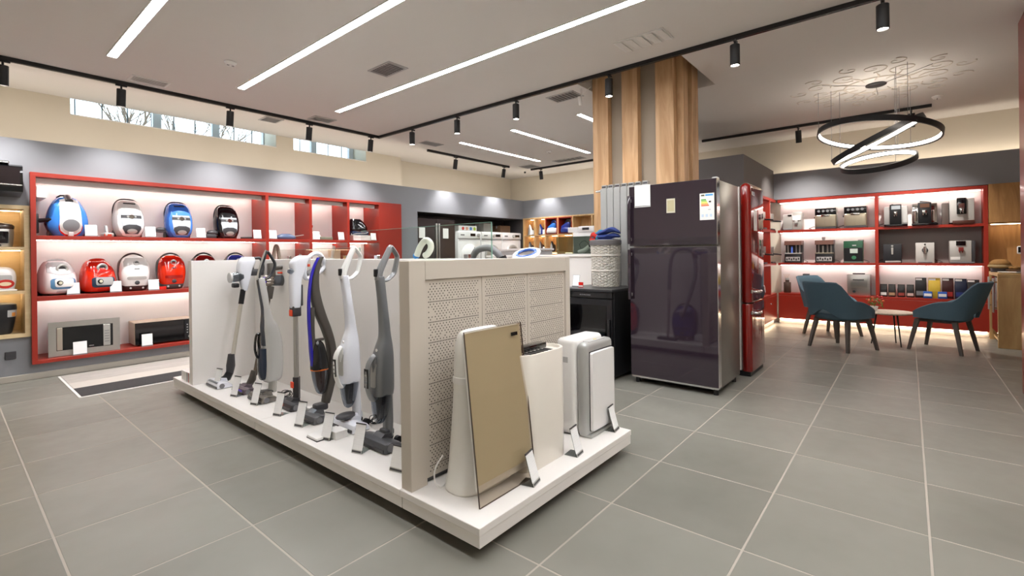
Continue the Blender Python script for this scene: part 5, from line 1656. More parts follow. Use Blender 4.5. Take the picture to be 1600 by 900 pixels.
# row one
t = cm(1.50, Z1, 'small silver coffee machine at the left of the upper coffee shelf')
G().box(-.145, 0, 0, .035, .19, .27, .008, 2).build('body', m_silver, t)
G().box(.0, -.03, 0, .14, .18, .30, .01, 2).build('tower', m_silver, t)
G().box(.005, -.045, .16, .125, -.028, .24, .004, 1).build('front_plate', m_white, t)
G().box(-.07, -.006, .235, -.015, -.001, .26).build('display', m_gblack, t, 0)
spout(t, .06, .14, -.028, m_lgrey)
G().box(-.14, -.03, .0, .0, .0, .025, .004, 1).build('drip_tray', m_mgrey, t)
m_warmsteel = M('warm_steel', 'B5AB97', .28, .8, var=.08, scale=3, stretch=(30, 1, 1))
for y, lab in ((1.03, 'bean-to-cup machine with rounded steel door, left one of the pair'), (.635, 'bean-to-cup machine with rounded steel door, right one of the pair')):
    t = cm(y, Z1, 'steel ' + lab)
    G().box(-.15, .0, .012, .15, .21, .34, .008, 2).build('body', m_steel, t)
    b = Blob([(.04, .142, .03, 0), (.05, .146, .034, 0), (.20, .147, .036, 0), (.225, .142, .03, 0)], 6, 24, 3)
    b.g().build('front_door', m_warmsteel, t)
    G().box(-.145, -.03, .225, .145, .0, .335, .006, 2).build('control_head', m_gblack, t)
    for k in range(4):
        G().cyl((-.09 + .06 * k, -.034, .29), (-.09 + .06 * k, -.028, .29), .02, n=16).build('key', m_mgrey, t)
    G().box(-.06, -.05, .20, .06, -.03, .235, .008, 2).build('spout', m_chrome, t)
    G().box(-.145, -.03, .0, .145, .0, .032, .005, 1).build('drip_tray', m_dgrey, t)
    G().cyl((-.165, .03, .19), (-.145, .03, .19), .012, n=12).build('steam_knob', m_black, t)
    cord(t, -.15, -1)
# right bay, row one
t = cm(.14, Z1, 'grey coffee machine with touchscreen and black centre')
G().box(-.14, 0, .03, .14, .21, .30, .008, 2).build('body', M('cm_grey', 'A9A6A4', .3, .3), t)
G().box(-.07, -.03, .03, .07, .0, .33, .006, 2).build('tower', m_black, t)
G().box(-.05, -.034, .255, .055, -.029, .31).build('screen', M('screen_grey', '9AA0A6', .15), t, 0)
spout(t, .0, .20, -.03, m_chrome)
G().box(-.14, -.055, 0, .14, .05, .03, .006, 2).build('drip_tray', m_gblack, t)
G().box(.085, -.004, .05, .135, .0, .28, .002, 1).build('side_panel', m_lgrey, t, 0)
G().prism([(-.05, .33), (.06, .30), (.06, .31), (-.05, .345)], 'y', .05, .15).build('bean_lid', m_dgrey, t)
cord(t, -.14, -1)
t = cm(-.19, Z1, 'chrome and black coffee machine in the middle of the right bay')
G().box(-.14, 0, .03, .14, .21, .32, .008, 2).build('body', m_chrome, t)
G().box(-.075, -.03, .03, .075, .0, .335, .006, 2).build('tower', m_black, t)
G().box(-.05, -.034, .26, .055, -.029, .315).build('screen', M('screen_brown', '5A4034', .15), t, 0)
spout(t, .0, .20, -.03, m_chrome, .03)
for s in (-1, 1):
    G().cyl((s * .105, -.02, .06), (s * .105, -.02, .22), .02, n=14).build('milk_pipe', m_chrome, t)
G().box(-.145, -.06, 0, .145, .05, .03, .006, 2).build('drip_tray', m_gblack, t)
G().prism([(-.05, .335), (.06, .335), (.06, .345), (-.05, .365)], 'y', .05, .15).build('bean_lid', m_dgrey, t)
t = cm(-.55, Z1, 'wide silver coffee machine with dark side tank, rightmost on top shelf')
G().box(-.09, 0, .02, .17, .21, .36, .01, 2).build('body', M('cm_silver', 'BDBAB6', .35, .3), t)
G().box(-.17, .01, .0, -.095, .2, .31, .008, 2).build('water_tank', M('cm_tank', '5E5450', .2), t)
G().box(-.015, -.03, .14, .085, .0, .37, .006, 2).build('tower', m_gblack, t)
G().box(.005, -.034, .21, .065, -.029, .29).build('spout_plate', m_chrome, t, 0)
spout(t, .035, .20, -.034, m_chrome)
G().box(-.06, -.05, .0, .165, .0, .05, .006, 2).build('drip_tray', M('cm_tray_brown', '4A2A22', .3), t)
# row two
def cm_open(y, label, top, accent):
    t = cm(y, Z2, label)
    G().box(-.125, .09, .0, .125, .22, .36, .006, 2).build('body', m_dgrey, t)
    G().prism([(-.02, .30), (-.0, .37), (.22, .375), (.22, .30)], 'x', -.128, .128).build('top_cover', top, t)
    G().box(-.125, -.02, 0, .125, .09, .15, .006, 2).build('base_block', m_black, t)
    pl = G().box(-.105, -.0235, .03, .105, -.0195, .10).build('pattern_plate', m_lgrey, t, 0)
    for k in range(6):
        G().box(-.098 + .034 * k, -.0248, .04 + .012 * (k % 2), -.076 + .034 * k, -.0233, .075 + .012 * (k % 2)).build('print_mark', m_dgrey, pl, 0)
    G().box(-.125, -.02, .15, .125, .09, .168, .003, 1).build('cup_grid', m_warmsteel if accent is None else m_silver, t, 0)
    for x in (-.08, .04, .09):
        G().cyl((x, .05, .168), (x, .05, .30), .012, n=12).build('pillar', m_steel, t)
    G().box(-.03, .0, .13, -.005, .03, .28, .004, 1).build('light_bar', accent or m_steel, t)
    G().box(-.135, -.035, 0, .135, .0, .012, .003, 1).build('drip_tray', m_black, t, 0)
    cord(t, .125, 1)
    return t
cm_open(1.50, 'open-front coffee machine with a blue tube on the middle shelf', M('cm_brown', '5E4038', .3), M('cm_blue', '5A7CE0', .25))
t = cm_open(1.055, 'open-front coffee machine with a cup on top, second on middle shelf', M('cm_brown', '5E4038', .3), None)
G().lathe([(.018, 0), (.026, .02), (.026, .05), (.022, .05), (.02, .01), (0, .008)], 16, (-.02, .12, .375)).build('cup', m_lgrey, t)
t = cm(.67, Z2, 'dark green and black coffee machine on the middle shelf')
G().box(-.125, .0, .02, .125, .21, .35, .008, 2).build('body', M('cm_green', '1F4A34', .3), t)
G().box(-.122, -.012, .02, .122, .0, .24, .004, 1).build('front', m_black, t, 0)
G().box(-.04, -.02, .155, .06, -.012, .225).build('screen', M('screen_pale', 'B9C4BE', .2), t, 0)
G().box(-.01, -.004, .27, .04, .0, .285).build('badge', m_lgrey, t, 0)
G().lathe([(.03, 0), (.03, .004), (0, .004)], 20).xf(Matrix.Translation((.01, -.012, .085)) @ Matrix.Rotation(PI / 2, 4, 'X')).build('emblem', M('cm_green_light', '3E7A58', .4), t)
G().box(.06, .03, .335, .13, .18, .365, .006, 2).build('bean_lid', m_mgrey, t)
G().box(-.13, -.03, 0, .13, .1, .022, .005, 1).build('drip_tray', M('cm_tray_green', '5A6A62', .4), t, 0)
cord(t, .12, 1)
# right bay row two
t = cm(.185, Z2, 'black cube coffee machine with silver stripe on the grey-backed shelf')
G().box(-.11, 0, .0, .11, .21, .285, .006, 2).build('body', M('cm_matt_black', '26262A', .45), t)
G().box(-.012, -.012, .13, .012, .0, .235, .004, 1).build('stripe', m_silver, t)
G().cyl((0, -.01, .26), (0, 0, .26), .014, n=16).build('button', m_silver, t)
G().box(-.085, -.014, .008, .10, .0, .032, .003, 1).build('drip_tray', m_silver, t, 0)
cord(t, -.11, -1)
t = cm(-.19, Z2, 'pale grey cube coffee machine with round spout on grey-backed shelf')
G().box(-.105, 0, .0, .105, .21, .30, .008, 2).build('body', M('cm_pale', 'C4C0BC', .35), t)
G().cyl((0, -.02, .14), (0, -.02, .24), .02, n=16).build('spout', m_chrome, t)
G().ring((0, -.004, .19), .03, .006, 'y', 20, 8).build('spout_ring', m_dgrey, t)
G().cyl((0, -.01, .275), (0, 0, .275), .012, n=14).build('button', m_dgrey, t)
G().box(-.08, -.02, .004, .08, .0, .02, .003, 1).build('drip_tray', m_mgrey, t, 0)
cord(t, .105, 1)
t = cm(-.585, Z2, 'silver coffee machine with black panel, rightmost on grey-backed shelf')
G().box(-.13, 0, .02, .10, .21, .32, .008, 2).build('body', M('cm_silver', 'BDBAB6', .35, .3), t)
G().box(.10, .01, .02, .14, .2, .315, .006, 2).build('water_tank', m_dgrey, t)
G().box(-.06, -.012, .25, .04, .0, .315, .003, 1).build('display', m_gblack, t, 0)
spout(t, -.01, .20, -.0, M('cm_spout_red', '7A2A26', .3), .026)
G().box(-.13, -.04, .0, .13, .0, .02, .004, 1).build('drip_tray', m_mgrey, t, 0)
G().box(-.12, -.003, .05, -.02, .0, .09).build('lower_plate', m_white, t, 0)
# row three
t = thing('reed_diffuser', 'dark ribbed jar with reed sticks in the lower left corner', 'jar', (XS + .09, 1.60, Z3), FX)
G().lathe([(.05, 0), (.056, .01), (.056, .17), (.05, .18), (.03, .185), (.03, .22), (0, .222)], 24).build('jar', M('jar_brown', '4A3A32', .2, coat=.3), t)
for k in range(5):
    G().cyl((-.01, .0, .18), (-.05 + .02 * k, .01 * (k - 2), .32), .0025, n=6).build('reed', M('reed_tan', 'B59A78', .7), t)
G().lathe([(.032, .22), (.034, .255), (0, .256)], 16).build('lid', m_lgrey, t)
t = thing('coffee_grinder', 'tall white grinder with dark cap behind the rear chair', 'grinder', (XS + .09, 1.32, Z3), FX)
G().box(-.045, -.04, 0, .045, .05, .30, .006, 2).build('body', m_white, t)
G().box(-.046, -.042, .29, .046, .052, .33, .006, 2).build('cap', m_dgrey, t)
G().cyl((0, -.05, .16), (0, -.04, .16), .02, n=14).build('dial', m_chrome, t)
t = thing('waffle_maker', 'large steel appliance with drop-down lid in the lower shelf', 'appliance', (XS + .06, .605, Z3), FX)
G().box(-.15, 0, 0, .15, .19, .33, .008, 2).build('body', m_steel, t)
G().prism([(-.03, .12), (-.05, .16), (-.03, .29), (.0, .29), (.0, .12)], 'x', -.10, .11).build('lid', m_steel, t)
G().tube([(-.07, -.055, .25), (0, -.07, .25), (.07, -.055, .25)], .009, 8).build('handle', m_dgrey, t)
G().box(-.08, .04, .33, .08, .08, .35, .005, 1).build('top_grip', m_dgrey, t)
G().cyl((-.06, -.012, .06), (-.06, 0, .06), .02, n=16).build('dial', m_chrome, t)
def bag(y, x, w, h, mat, label, cap='white', band=None):
    t = thing('coffee_bag', label, 'coffee bag', (x, y, Z3), FX, 'coffee bags on the lower red shelf')
    secs = []
    for z, kx, ky in ((0, .94, .9), (.01, 1, 1), (h * .55, 1.0, .92), (h * .85, .97, .45), (h * .93, .96, .14), (h, .96, .08)):
        secs.append([(x_ * kx, y_ * ky, z) for x_, y_ in rrect(w, .07, .012, 3)])
    G().loft(secs).build('bag', mat, t)
    G().box(-w * .40, -.0375, h * .12, w * .40, -.0345, h * .34).build('label_patch', m_lgrey if band is None else band, t, 0)
    if cap:
        G().box(-w * .44, -.012, h * .88, w * .1, -.009, h * .97).build('price_tab', m_white, t, 0)
    return t
m_bagk = M('bag_black', '1E1A1A', .35, var=.1, scale=20)
for k, y in enumerate((.295, .195, .085, -.02)):
    bag(y, XS + .07, .088, .19, m_bagk, 'small black coffee bag, %s from the red divider' % ('first', 'second', 'third', 'fourth')[k], None, (m_white, M('band_tan', 'B08A6A', .5), M('band_red', '9A4038', .5), M('band_pink', 'C8A8A0', .5))[k])
bag(-.14, XS + .09, .13, .295, m_bagk, 'tall black coffee bag left of the yellow one', 'w', m_mgrey)
bag(-.29, XS + .09, .135, .295, M('bag_yellow', 'C9A93A', .4, var=.08, scale=20), 'tall yellow coffee bag among the dark ones', 'w', M('bag_yellow_dark', 'B5962E', .4))
bag(-.435, XS + .09, .125, .295, M('bag_dark_red', '3A1614', .35, var=.1, scale=20), 'tall black coffee bag with red print', 'w', M('band_crimson', 'A02A24', .5))
bag(-.572, XS + .09, .13, .29, M('bag_navy', '1C2238', .35, var=.1, scale=20), 'tall navy coffee bag behind the right chair', 'w', M('band_navy', '2A3A78', .5))
bag(-.70, XS + .09, .13, .28, m_bagk, 'tall black coffee bag at the right end of the shelf', 'w', m_dgrey)
for y, nm in ((-.215, 'before the yellow bag'), (-.375, 'before the red-printed bag')):
    t = thing('coffee_tin', 'small blue and white coffee pack ' + nm, 'coffee pack', (XS + .025, y, Z3), FX, 'blue coffee packs')
    G().box(-.05, -.02, 0, .05, .02, .10, .006, 2).build('pack', M('pack_blue', '2454A8', .35), t)
    G().box(-.042, -.0215, .03, .042, -.0195, .07).build('label_patch', m_white, t, 0)
# machines on the side run (seen edge-on)
def cm_side(x, z, label, mat):
    t = thing('espresso_machine', label, 'coffee machine', (x, 1.80, z), 0, 'espresso machines on the side shelves')
    G().box(-.12, .02, .0, .12, .22, .30, .008, 2).build('body', mat, t)
    G().box(-.10, -.04, .18, .10, .02, .28, .006, 2).build('group_head', m_steel, t)
    G().cyl((0, -.02, .145), (0, -.02, .18), .03, n=18).build('filter_basket', m_chrome, t)
    G().tube([(0, -.03, .155), (0, -.10, .15), (0, -.17, .14)], [.012, .013, .010], 10).build('portafilter_handle', m_black, t)
    G().box(-.11, -.06, 0, .11, .02, .025, .004, 1).build('drip_tray', m_dgrey, t)
    return t
cm_side(9.02, Z1, 'espresso machine with portafilter in the upper corner bay', m_dgrey)
cm_side(9.02, Z2, 'espresso machine with portafilter in the middle corner bay', m_dgrey)
cm_side(8.42, Z1, 'espresso machine on the upper side shelf behind the red fridge', m_steel)
cm_side(8.42, Z2, 'black espresso machine on the middle side shelf behind the red fridge', m_black)
t = thing('storage_jar', 'brown glass storage jar in the lower corner bay', 'jar', (9.02, 1.86, Z3))
G().lathe([(.05, 0), (.056, .01), (.056, .15), (.045, .17), (0, .17)], 22).build('jar', M('jar_amber', '6E5A4C', .15, coat=.4), t)
G().lathe([(.048, .17), (.048, .20), (0, .202)], 22).build('lid', m_dgrey, t)
t = thing('kettle', 'small steel kettle on the lower side shelf', 'kettle', (8.52, 1.84, Z3))
G().lathe([(.07, 0), (.075, .02), (.06, .14), (.045, .17), (.02, .18), (0, .182)], 24).build('body', m_chrome, t)
G().tube(spline([(.05, 0, .16), (.10, 0, .15), (.11, 0, .08), (.07, 0, .04)], 5), .009, 8).build('handle', m_black, t)
G().tube([(-.06, 0, .08), (-.11, 0, .14)], [.016, .009], 10).build('spout', m_chrome, t)

# ================================================================ oak corner with counter
struct(G().box(XG - .04, -1.45, 1.59, XG, -.855, 2.12, .002, 1).build('trim_5', WOOD('oak_dark_panel', '8A6238', 'B08450', .5, (1, 5, .7), 2.2), smooth=0))
struct(G().box(9.40, -1.45, 0, 9.42, -.855, 1.66).build('trim_6', MATS['oak_dark_panel'], smooth=0))
o = struct(G().box(XG - .03, -1.45, 1.572, 9.40, -.857, 1.588).build('trim_7', MATS['oak_dark_panel'], smooth=0))
glow(o, (XG + .02, -1.42, 1.566, XG + .035, -.88, 1.5715), mat=m_ledwarm)
bc = thing('bar_counter', 'oak counter with a built-in glass-door appliance at the right', 'counter', (8.40, -.85, 0))
m_oakc = WOOD('counter_oak', 'B08A58', 'CBA874', .5, (3, 3, .7), 2.2)
G().box(0, -.60, 0, .04, 0, .885, .002, 1).build('end_panel', m_oakc, bc, 0)
G().box(0, -.60, .886, .97, .0, .925, .002, 1).build('worktop', m_oakc, bc, 0)
G().box(.79, -.58, 0, .82, 0, .885).build('end_panel', m_oakc, bc, 0)
G().box(.041, -.58, .04, .789, -.04, .07).build('bottom_panel', m_oakc, bc, 0)
G().box(.05, -.5, .16, .78, -.03, .87, .003, 1).build('appliance_body', m_black, bc, 0)
dr = G().box(.05, -.029, .16, .78, -.012, .87, .003, 1).build('appliance_door', M('door_aubergine', '33181F', .06, coat=.8), bc, 0)
for x in (.18, .62):
    G().box(x, .012, .42, x + .02, .03, .86, .004, 1).build('handle', m_silver, dr)
    for z in (.47, .80):
        G().box(x + .003, -.012, z, x + .017, .014, z + .02).build('handle_post', M('handle_oak', '8A6A4A', .5), dr, 0)
G().box(.05, -.028, .62, .78, -.010, .66).build('door_band', m_gblack, bc, 0)
t = thing('bread_basket', 'round loaf heaped on a dark stand on the oak counter', 'bread', (8.95, -.93, .925))
G().lathe([(.09, 0), (.09, .05), (.10, .055), (0, .056)], 24).build('stand', m_dgrey, t)
G().lathe([(.10, .056), (.12, .075), (.11, .10), (0, .10)], 24).build('bowl', M('basket_tan', '9A845E', .8), t)
Blob([(.095, .11, .10, 0), (.12, .11, .10, 0), (.155, .08, .07, 0), (.17, .03, .03, 0)], 2.2, 20, 4).g().build('loaf', M('bread_brown', '8A6434', .8, var=.3, scale=20, bump=.5), t)
t = thing('bread_basket', 'low bread roll basket right of the round loaf on the oak counter', 'bread', (8.85, -1.06, .925))
G().lathe([(.05, 0), (.09, .03), (.085, .04), (0, .04)], 22).build('bowl', M('basket_dark', '5A3E28', .8), t)
for k in range(4):
    a = k * 1.6
    G().ball((.035 * math.cos(a), .035 * math.sin(a), .06), (.04, .032, .025), 12, 7).build('roll', M('bread_brown', '8A6434', .8), t)
t = thing('serving_plate', 'pale plate on the oak counter before the dark machine', 'plate', (8.58, -.98, .925))
G().lathe([(.06, 0), (.10, .008), (.115, .016), (.11, .018), (.06, .008), (0, .008)], 28).build('plate', m_white, t)
G().lathe([(.05, .009), (.05, .012), (0, .012)], 20).build('well', m_lgrey, t)
t = thing('coffee_machine', 'slim black and white coffee machine on the oak counter', 'coffee machine', (8.62, -1.12, .925), d(-110))
G().box(-.06, -.10, 0, .06, .12, .03, .008, 2).build('base', m_black, t)
G().box(-.045, .02, .03, .045, .12, .30, .012, 2).build('column', m_gblack, t)
G().box(-.055, -.10, .24, .055, .12, .34, .015, 3).build('head', m_white, t)
G().box(-.04, -.104, .26, .04, -.099, .33).build('control_panel', m_gblack, t, 0)

# ================================================================ lounge chairs
m_blue = M('petrol_fabric', '4C6370', .9, var=.06, scale=60, bump=.25, bscale=400)
m_leg = M('dark_ash', '57504B', .5, var=.15, scale=8, stretch=(6, 6, .6))
def make_chair():
    t = thing('lounge_chair', 'x', 'chair', (0, 0, 0), 0, 'blue-grey shell chairs round the low table')
    # seat
    secs = []
    for z, k in ((.385, .86), (.395, .95), (.42, 1.0), (.455, .99), (.468, .93)):
        secs.append([(x * k, y * k - .01, z + .02 * (-(y) / .25) * .6) for x, y in supere(.265, .255, 3.2, 32)])
    G().loft(secs).build('seat', m_blue, t)
    # wrap-round shell: th = 0 at the back (+y)
    N_, Mz = 40, 8
    def prof(th):
        a = abs(th)
        k = min(1.0, max(0.0, (a - .64) / .52))
        k = k * k * (3 - 2 * k)
        zt = .845 + (.615 - .845) * k
        if a > 1.15:
            q = (a - 1.15) / (2.25 - 1.15)
            zt = .615 - .135 * q ** 1.7
        kb = min(1.0, a / .75)
        kb = kb * kb * (3 - 2 * kb)
        zb = .505 + (.405 - .505) * kb
        return zb, zt
    def pt(th, z, inner):
        e = 3.6
        c, s = math.cos(th), math.sin(th)
        rx, ry = .30, .285
        r = 1 / ((abs(s) / rx) ** e + (abs(c) / ry) ** e) ** (1 / e)
        f = (z - .42) / .42
        r *= 1 + .04 * f
        r -= .034 if inner else 0
        lean = .135 * max(0, f) * max(0, c) ** 1.0
        return (r * s * (1 + .05 * max(0, f)), r * c + lean, z)
    secs = []
    TH = [-2.25 + 4.5 * i / N_ for i in range(N_ + 1)]
    for th in TH:
        zb, zt = prof(th)
        loop = []
        for j in range(Mz + 1):
            z = zb + (zt - zb) * j / Mz
            loop.append(pt(th, z, False))
        mid = [(a + b) / 2 for a, b in zip(pt(th, zt, False), pt(th, zt, True))]
        loop.append((mid[0], mid[1], zt + .010))
        for j in range(Mz, -1, -1):
            z = zb + (zt - zb) * j / Mz
            loop.append(pt(th, z, True))
        secs.append(loop)
    G().loft(secs).build('shell', m_blue, t, 60)
    # legs and rails
    top = {(-1, -1): (-.20, -.19), (1, -1): (.20, -.19), (-1, 1): (-.20, .16), (1, 1): (.20, .16)}
    for (sx, sy), (x, y) in top.items():
        fx, fy = x + sx * .055, y + sy * .075
        secs = []
        for z, px, py, w in ((.0, fx, fy, .015), (.20, (x + fx) / 2, (y + fy) / 2, .019), (.385, x, y, .024)):
            secs.append([(px - w, py - w, z), (px + w, py - w, z), (px + w, py + w, z), (px - w, py + w, z)])
        G().loft(secs).build('leg', m_leg, t, 0)
    for sx in (-1, 1):
        G().box(sx * .20 - .018, -.20, .355, sx * .20 + .018, .17, .386, .003, 1).build('rail', m_leg, t, 0)
    G().box(-.19, -.205, .36, .19, -.175, .386, .003, 1).build('cross_rail', m_leg, t, 0)
    G().box(-.19, .145, .36, .19, .175, .386, .003, 1).build('cross_rail', m_leg, t, 0)
    return t
ch = make_chair()
ch['label'] = 'blue-grey shell chair seen from behind, nearest the red fridge'
ch.location = (7.31, .66, 0)
ch.rotation_euler = (0, 0, d(58))
dup(ch, (8.36, .88, 0), d(-30), 'blue-grey shell chair half hidden behind the nearest chair')
dup(ch, (7.87, -.33, 0), d(160), 'blue-grey shell chair in profile right of the low table')
tb = thing('coffee_table', 'low round table with pale wood top and thin black legs', 'table', (7.93, .20, 0), 0)
G().lathe([(.22, .405), (.255, .412), (.26, .422), (.252, .432), (0, .433)], 40).build('top', WOOD('ash_top', 'A89888', 'C2B4A2', .45, (1, 6, 1), 2.0), tb)
for k in range(3):
    a = d(100 + 120 * k)
    G().cyl((.13 * math.cos(a), .13 * math.sin(a), .408), (.19 * math.cos(a), .19 * math.sin(a), 0), .011, .007, 10).build('leg', m_bmetal, tb)
G().lathe([(.15, .396), (.15, .405), (0, .405)], 24).build('mount_plate', m_bmetal, tb)
pl = thing('flower_pot', 'small pot of red flowers on the low table', 'plant', (7.97, .36, .433))
G().lathe([(.035, 0), (.05, .05), (.047, .055), (0, .05)], 18).build('pot', m_white, pl)
lv = G()
random.seed(3)
for k in range(60):
    a, r, z = random.random() * 6.28, random.random() * .10, .05 + random.random() * .11
    c = Vector((r * math.cos(a), r * math.sin(a), z))
    u = Vector((random.uniform(-1, 1), random.uniform(-1, 1), random.uniform(-.2, 1))).normalized() * .026
    w_ = u.cross(Vector((0, 0, 1))).normalized() * .009
    lv.add([c - u, c + w_ + Vector((0, 0, .004)), c + u, c - w_ + Vector((0, 0, .004))], [(0, 1, 2, 3)])
lv.build('foliage', M('leaf_green', '4E7A2A', .6, var=.3, scale=40), pl, 0)['kind'] = 'stuff'
m_flr, m_flo = M('petal_red', 'B8282A', .5), M('petal_orange', 'D06030', .5)
for k in range(14):
    a, r, z = random.random() * 6.28, .03 + random.random() * .085, .11 + random.random() * .08
    G().ball((r * math.cos(a), r * math.sin(a), z), (.016, .016, .011), 9, 5).build('flower', m_flr if k % 2 else m_flo, pl)

# ================================================================ ring pendant and plaster rose
pd = thing('ring_pendant', 'black three-ring pendant lamp glowing on its inner faces', 'pendant lamp', (7.0, .27, ZC))
m_ringglow = EMIT('ring_glow', 'FFF4E6', 10.0)
def ring(c, nrm, R):
    n = Vector(nrm).normalized()
    u = n.cross(Vector((0, 1, 0))).normalized()
    v = n.cross(u)
    c = Vector(c) - Vector((7.0, .27, ZC))
    def band(r0, r1, h0, h1):
        secs = []
        for i in range(72):
            a = 2 * PI * i / 72
            dr = u * math.cos(a) + v * math.sin(a)
            secs.append([c + dr * r0 + n * h0, c + dr * r1 + n * h0, c + dr * r1 + n * h1, c + dr * r0 + n * h1])
        return G().loft(secs, False, True)
    o = band(R - .010, R + .008, -.030, .030).build('ring', m_bmetal, pd, 30)
    band(R - .0155, R - .0105, -.018, .018).build('light_strip', m_ringglow, o, 30)
    for k in range(3):
        a = 2 * PI * k / 3 + .5
        p = c + (u * math.cos(a) + v * math.sin(a)) * R + n * .03
        G().cyl(p, (p.x, p.y, 0), .0025, n=6).build('wire', m_mgrey, pd)
ring((6.88, .264, 2.568), (.117, -.129, 1), .573)
ring((6.90, .27, 2.50), (-.119, .487, 1), .465)
ring((7.048, .266, 2.275), (-.403, .094, 1), .36)
G().lathe([(.10, 0), (.10, -.012), (.09, -.018), (0, -.018)], 28).build('canopy', m_bmetal, pd)
for k in range(3):
    a = 2 * PI * k / 3
    x, y = .56 * math.cos(a) - .11, .56 * math.sin(a)
    G().tube(spline([(.09 * math.cos(a), .09 * math.sin(a), -.012), (x * .6, y * .6, -.012), (x, y, -.004)], 5), .0025, 6).build('wire', m_bmetal, pd)
rs = thing('ceiling_rose', 'pale plaster ceiling rose with scroll relief round the pendant', 'ceiling rose', (7.0, .27, ZC))
m_pl = M('plaster', 'D6CDC2', .85, var=.02)
G().ring((0, 0, 0), .30, .012, 'z', 60, 8).build('moulding', m_pl, rs)
for k in range(12):
    a0 = 2 * PI * k / 12
    def sp(cx, cy, r0, turns, sgn, ph):
        return [(cx + r0 * (1 - i / 26) * math.cos(ph + sgn * turns * 2 * PI * i / 26), cy + r0 * (1 - i / 26) * math.sin(ph + sgn * turns * 2 * PI * i / 26), -.003) for i in range(25)]
    rr_ = .52 if k % 2 else .62
    g = G().tube(sp(rr_ * math.cos(a0), rr_ * math.sin(a0), .14, 1.6, 1 if k % 2 else -1, a0 + PI), [.007 * (1 - i / 32) for i in range(25)], 6)
    g.build('scroll', m_pl, rs)
    g = G().tube(sp(.76 * math.cos(a0 + .26), .76 * math.sin(a0 + .26), .10, 1.3, -1 if k % 2 else 1, a0), [.006 * (1 - i / 32) for i in range(25)], 6)
    g.build('scroll', m_pl, rs)
    g = G().tube([(.20 * math.cos(a0), .20 * math.sin(a0), -.002), (.36 * math.cos(a0 + .12), .36 * math.sin(a0 + .12), -.006), (.46 * math.cos(a0 + .05), .46 * math.sin(a0 + .05), -.002)], [.004, .010, .003], 8)
    g.build('leaf', m_pl, rs)
# ================================================================ ceiling fittings
def vent(x0, y0, x1, y1, label, n=8, mat=None, along='x', slats=True):
    mat = mat or m_lgrey
    t = thing('ceiling_vent', label, 'air vent', ((x0 + x1) / 2, (y0 + y1) / 2, ZC), 0, 'ceiling air vents')
    a, b = abs(x1 - x0) / 2, abs(y1 - y0) / 2
    f = G()
    e = .022
    f.box(-a, -b, -.008, -a + e, b, 0).box(a - e, -b, -.008, a, b, 0).box(-a + e, -b, -.008, a - e, -b + e, 0).box(-a + e, b - e, -.008, a - e, b, 0)
    f.build('frame', mat, t, 0)
    G().box(-a + e, -b + e, -.0022, a - e, b - e, -.0005).build('backing', m_dgrey, t, 0)
    for k in range(n):
        if along == 'x':
            y = -b + e + (2 * (b - e)) * (k + .5) / n
            G().box(-a + e, y - .004, -.007, a - e, y + .004, -.0025).build('slat', mat, t, 0)
        else:
            x = -a + e + (2 * (a - e)) * (k + .5) / n
            G().box(x - .004, -b + e, -.007, x + .004, b - e, -.0025).build('slat', mat, t, 0)
    return t
vent(2.86, 3.93, 3.10, 4.30, 'square grey ceiling vent between the two longest light lines', 9)
vent(1.30, 6.20, 1.65, 6.42, 'wide ceiling vent beside the track over the first window', 6, m_white)
vent(2.87, 6.72, 3.12, 6.98, 'ceiling vent between window and track, left of the small window', 7)
vent(3.30, 6.20, 3.62, 6.42, 'ceiling vent above the small second window', 6)
vent(5.27, 6.22, 5.66, 6.44, 'narrow ceiling vent near the end of the short track', 5)
vent(4.80, 3.03, 5.06, 3.42, 'ceiling vent left of the wooden column', 7)
vent(8.18, 5.0, 8.42, 5.68, 'rear ceiling vent beside the column', 6)
vent(8.20, 6.25, 8.52, 6.60, 'rear ceiling vent at the back corner', 6)
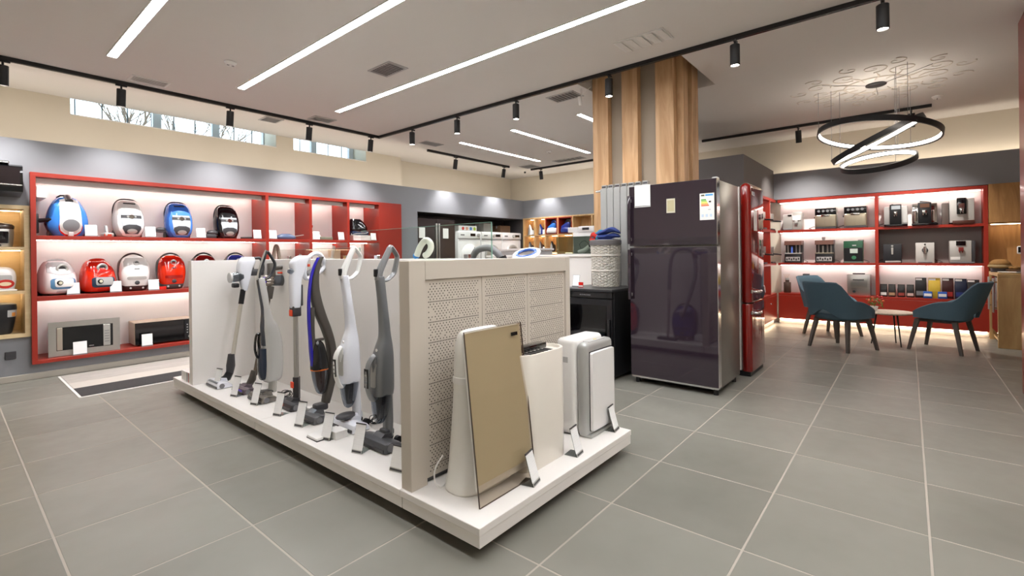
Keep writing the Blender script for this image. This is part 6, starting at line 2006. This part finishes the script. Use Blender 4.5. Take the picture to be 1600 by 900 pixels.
# white lattice grille
t = thing('ceiling_grille', 'large white louvred ceiling grille between light line and track', 'air vent', (4.10, 1.83, ZC))
G().box(-.13, -.235, -.006, .13, .235, -.0005).build('frame', m_white, t, 0)
for k in range(5):
    y = -.19 + .095 * k
    g = G().box(-.115, y - .036, -.004, .115, y + .036, 0)
    g.xf(Matrix.Translation((0, 0, -.008)) @ Matrix.Translation((0, y, 0)) @ Matrix.Rotation(d(10), 4, 'X') @ Matrix.Translation((0, -y, 0))).build('louvre', m_white, t, 0)
# smoke detectors
def smoke(x, y, label):
    t = thing('smoke_detector', label, 'smoke detector', (x, y, ZC), 0, 'round white smoke detectors')
    G().lathe([(.055, 0), (.055, -.012), (.045, -.02), (.04, -.034), (.0, -.036)], 24).build('body', m_white, t)
    for s in (-1, 1):
        G().box(s * .022 - .01, -.006, -.0375, s * .022 + .01, .006, -.0345).build('sensor_slot', m_dgrey, t, 0)
smoke(1.85, 5.11, 'white smoke detector between the first two light lines')
smoke(7.36, 5.18, 'white smoke detector between the rear light lines')
smoke(8.07, -.30, 'white smoke detector right of the ring pendant')
t = thing('dome_camera', 'tiny black dome camera in the rear ceiling corner', 'camera', (8.75, 6.85, ZC))
G().lathe([(.03, 0), (.03, -.015), (0, -.015)], 16).build('base', m_white, t)
G().ball((0, 0, -.03), .026, 14, 8).build('dome', m_gblack, t)

# ================================================================ bare tree outside the windows
tr = thing('bare_tree', 'bare tree branches outside the high windows', 'tree', (3.2, 13.0, -1.0))
random.seed(11)
m_bark = M('bark', '6A5A4C', .9, var=.2)
def branch(p, dr, L, r, lev, out):
    q = p + dr * L
    out.append((p, q, r))
    if lev == 0:
        return
    for _ in range(3):
        nd = (dr + Vector((random.uniform(-.8, .8), random.uniform(-.4, .4), random.uniform(-.15, .6)))).normalized()
        branch(p + dr * L * random.uniform(.45, 1.0), nd, L * random.uniform(.6, .8), r * .6, lev - 1, out)
G().cyl((0, 0, 0), (0, 0, 3.4), .12, .09, 10).build('trunk', m_bark, tr)
out = []
for sx in (-.9, -.3, .4, 1.0):
    branch(Vector((0, 0, 2.8)), Vector((sx, random.uniform(-.2, .2), .75)).normalized(), 1.5, .05, 4, out)
g = G()
for p, q, r in out:
    g.cyl(p, q, r, r * .7, 5)
o = g.build('branches', m_bark, tr)
o['kind'] = 'stuff'
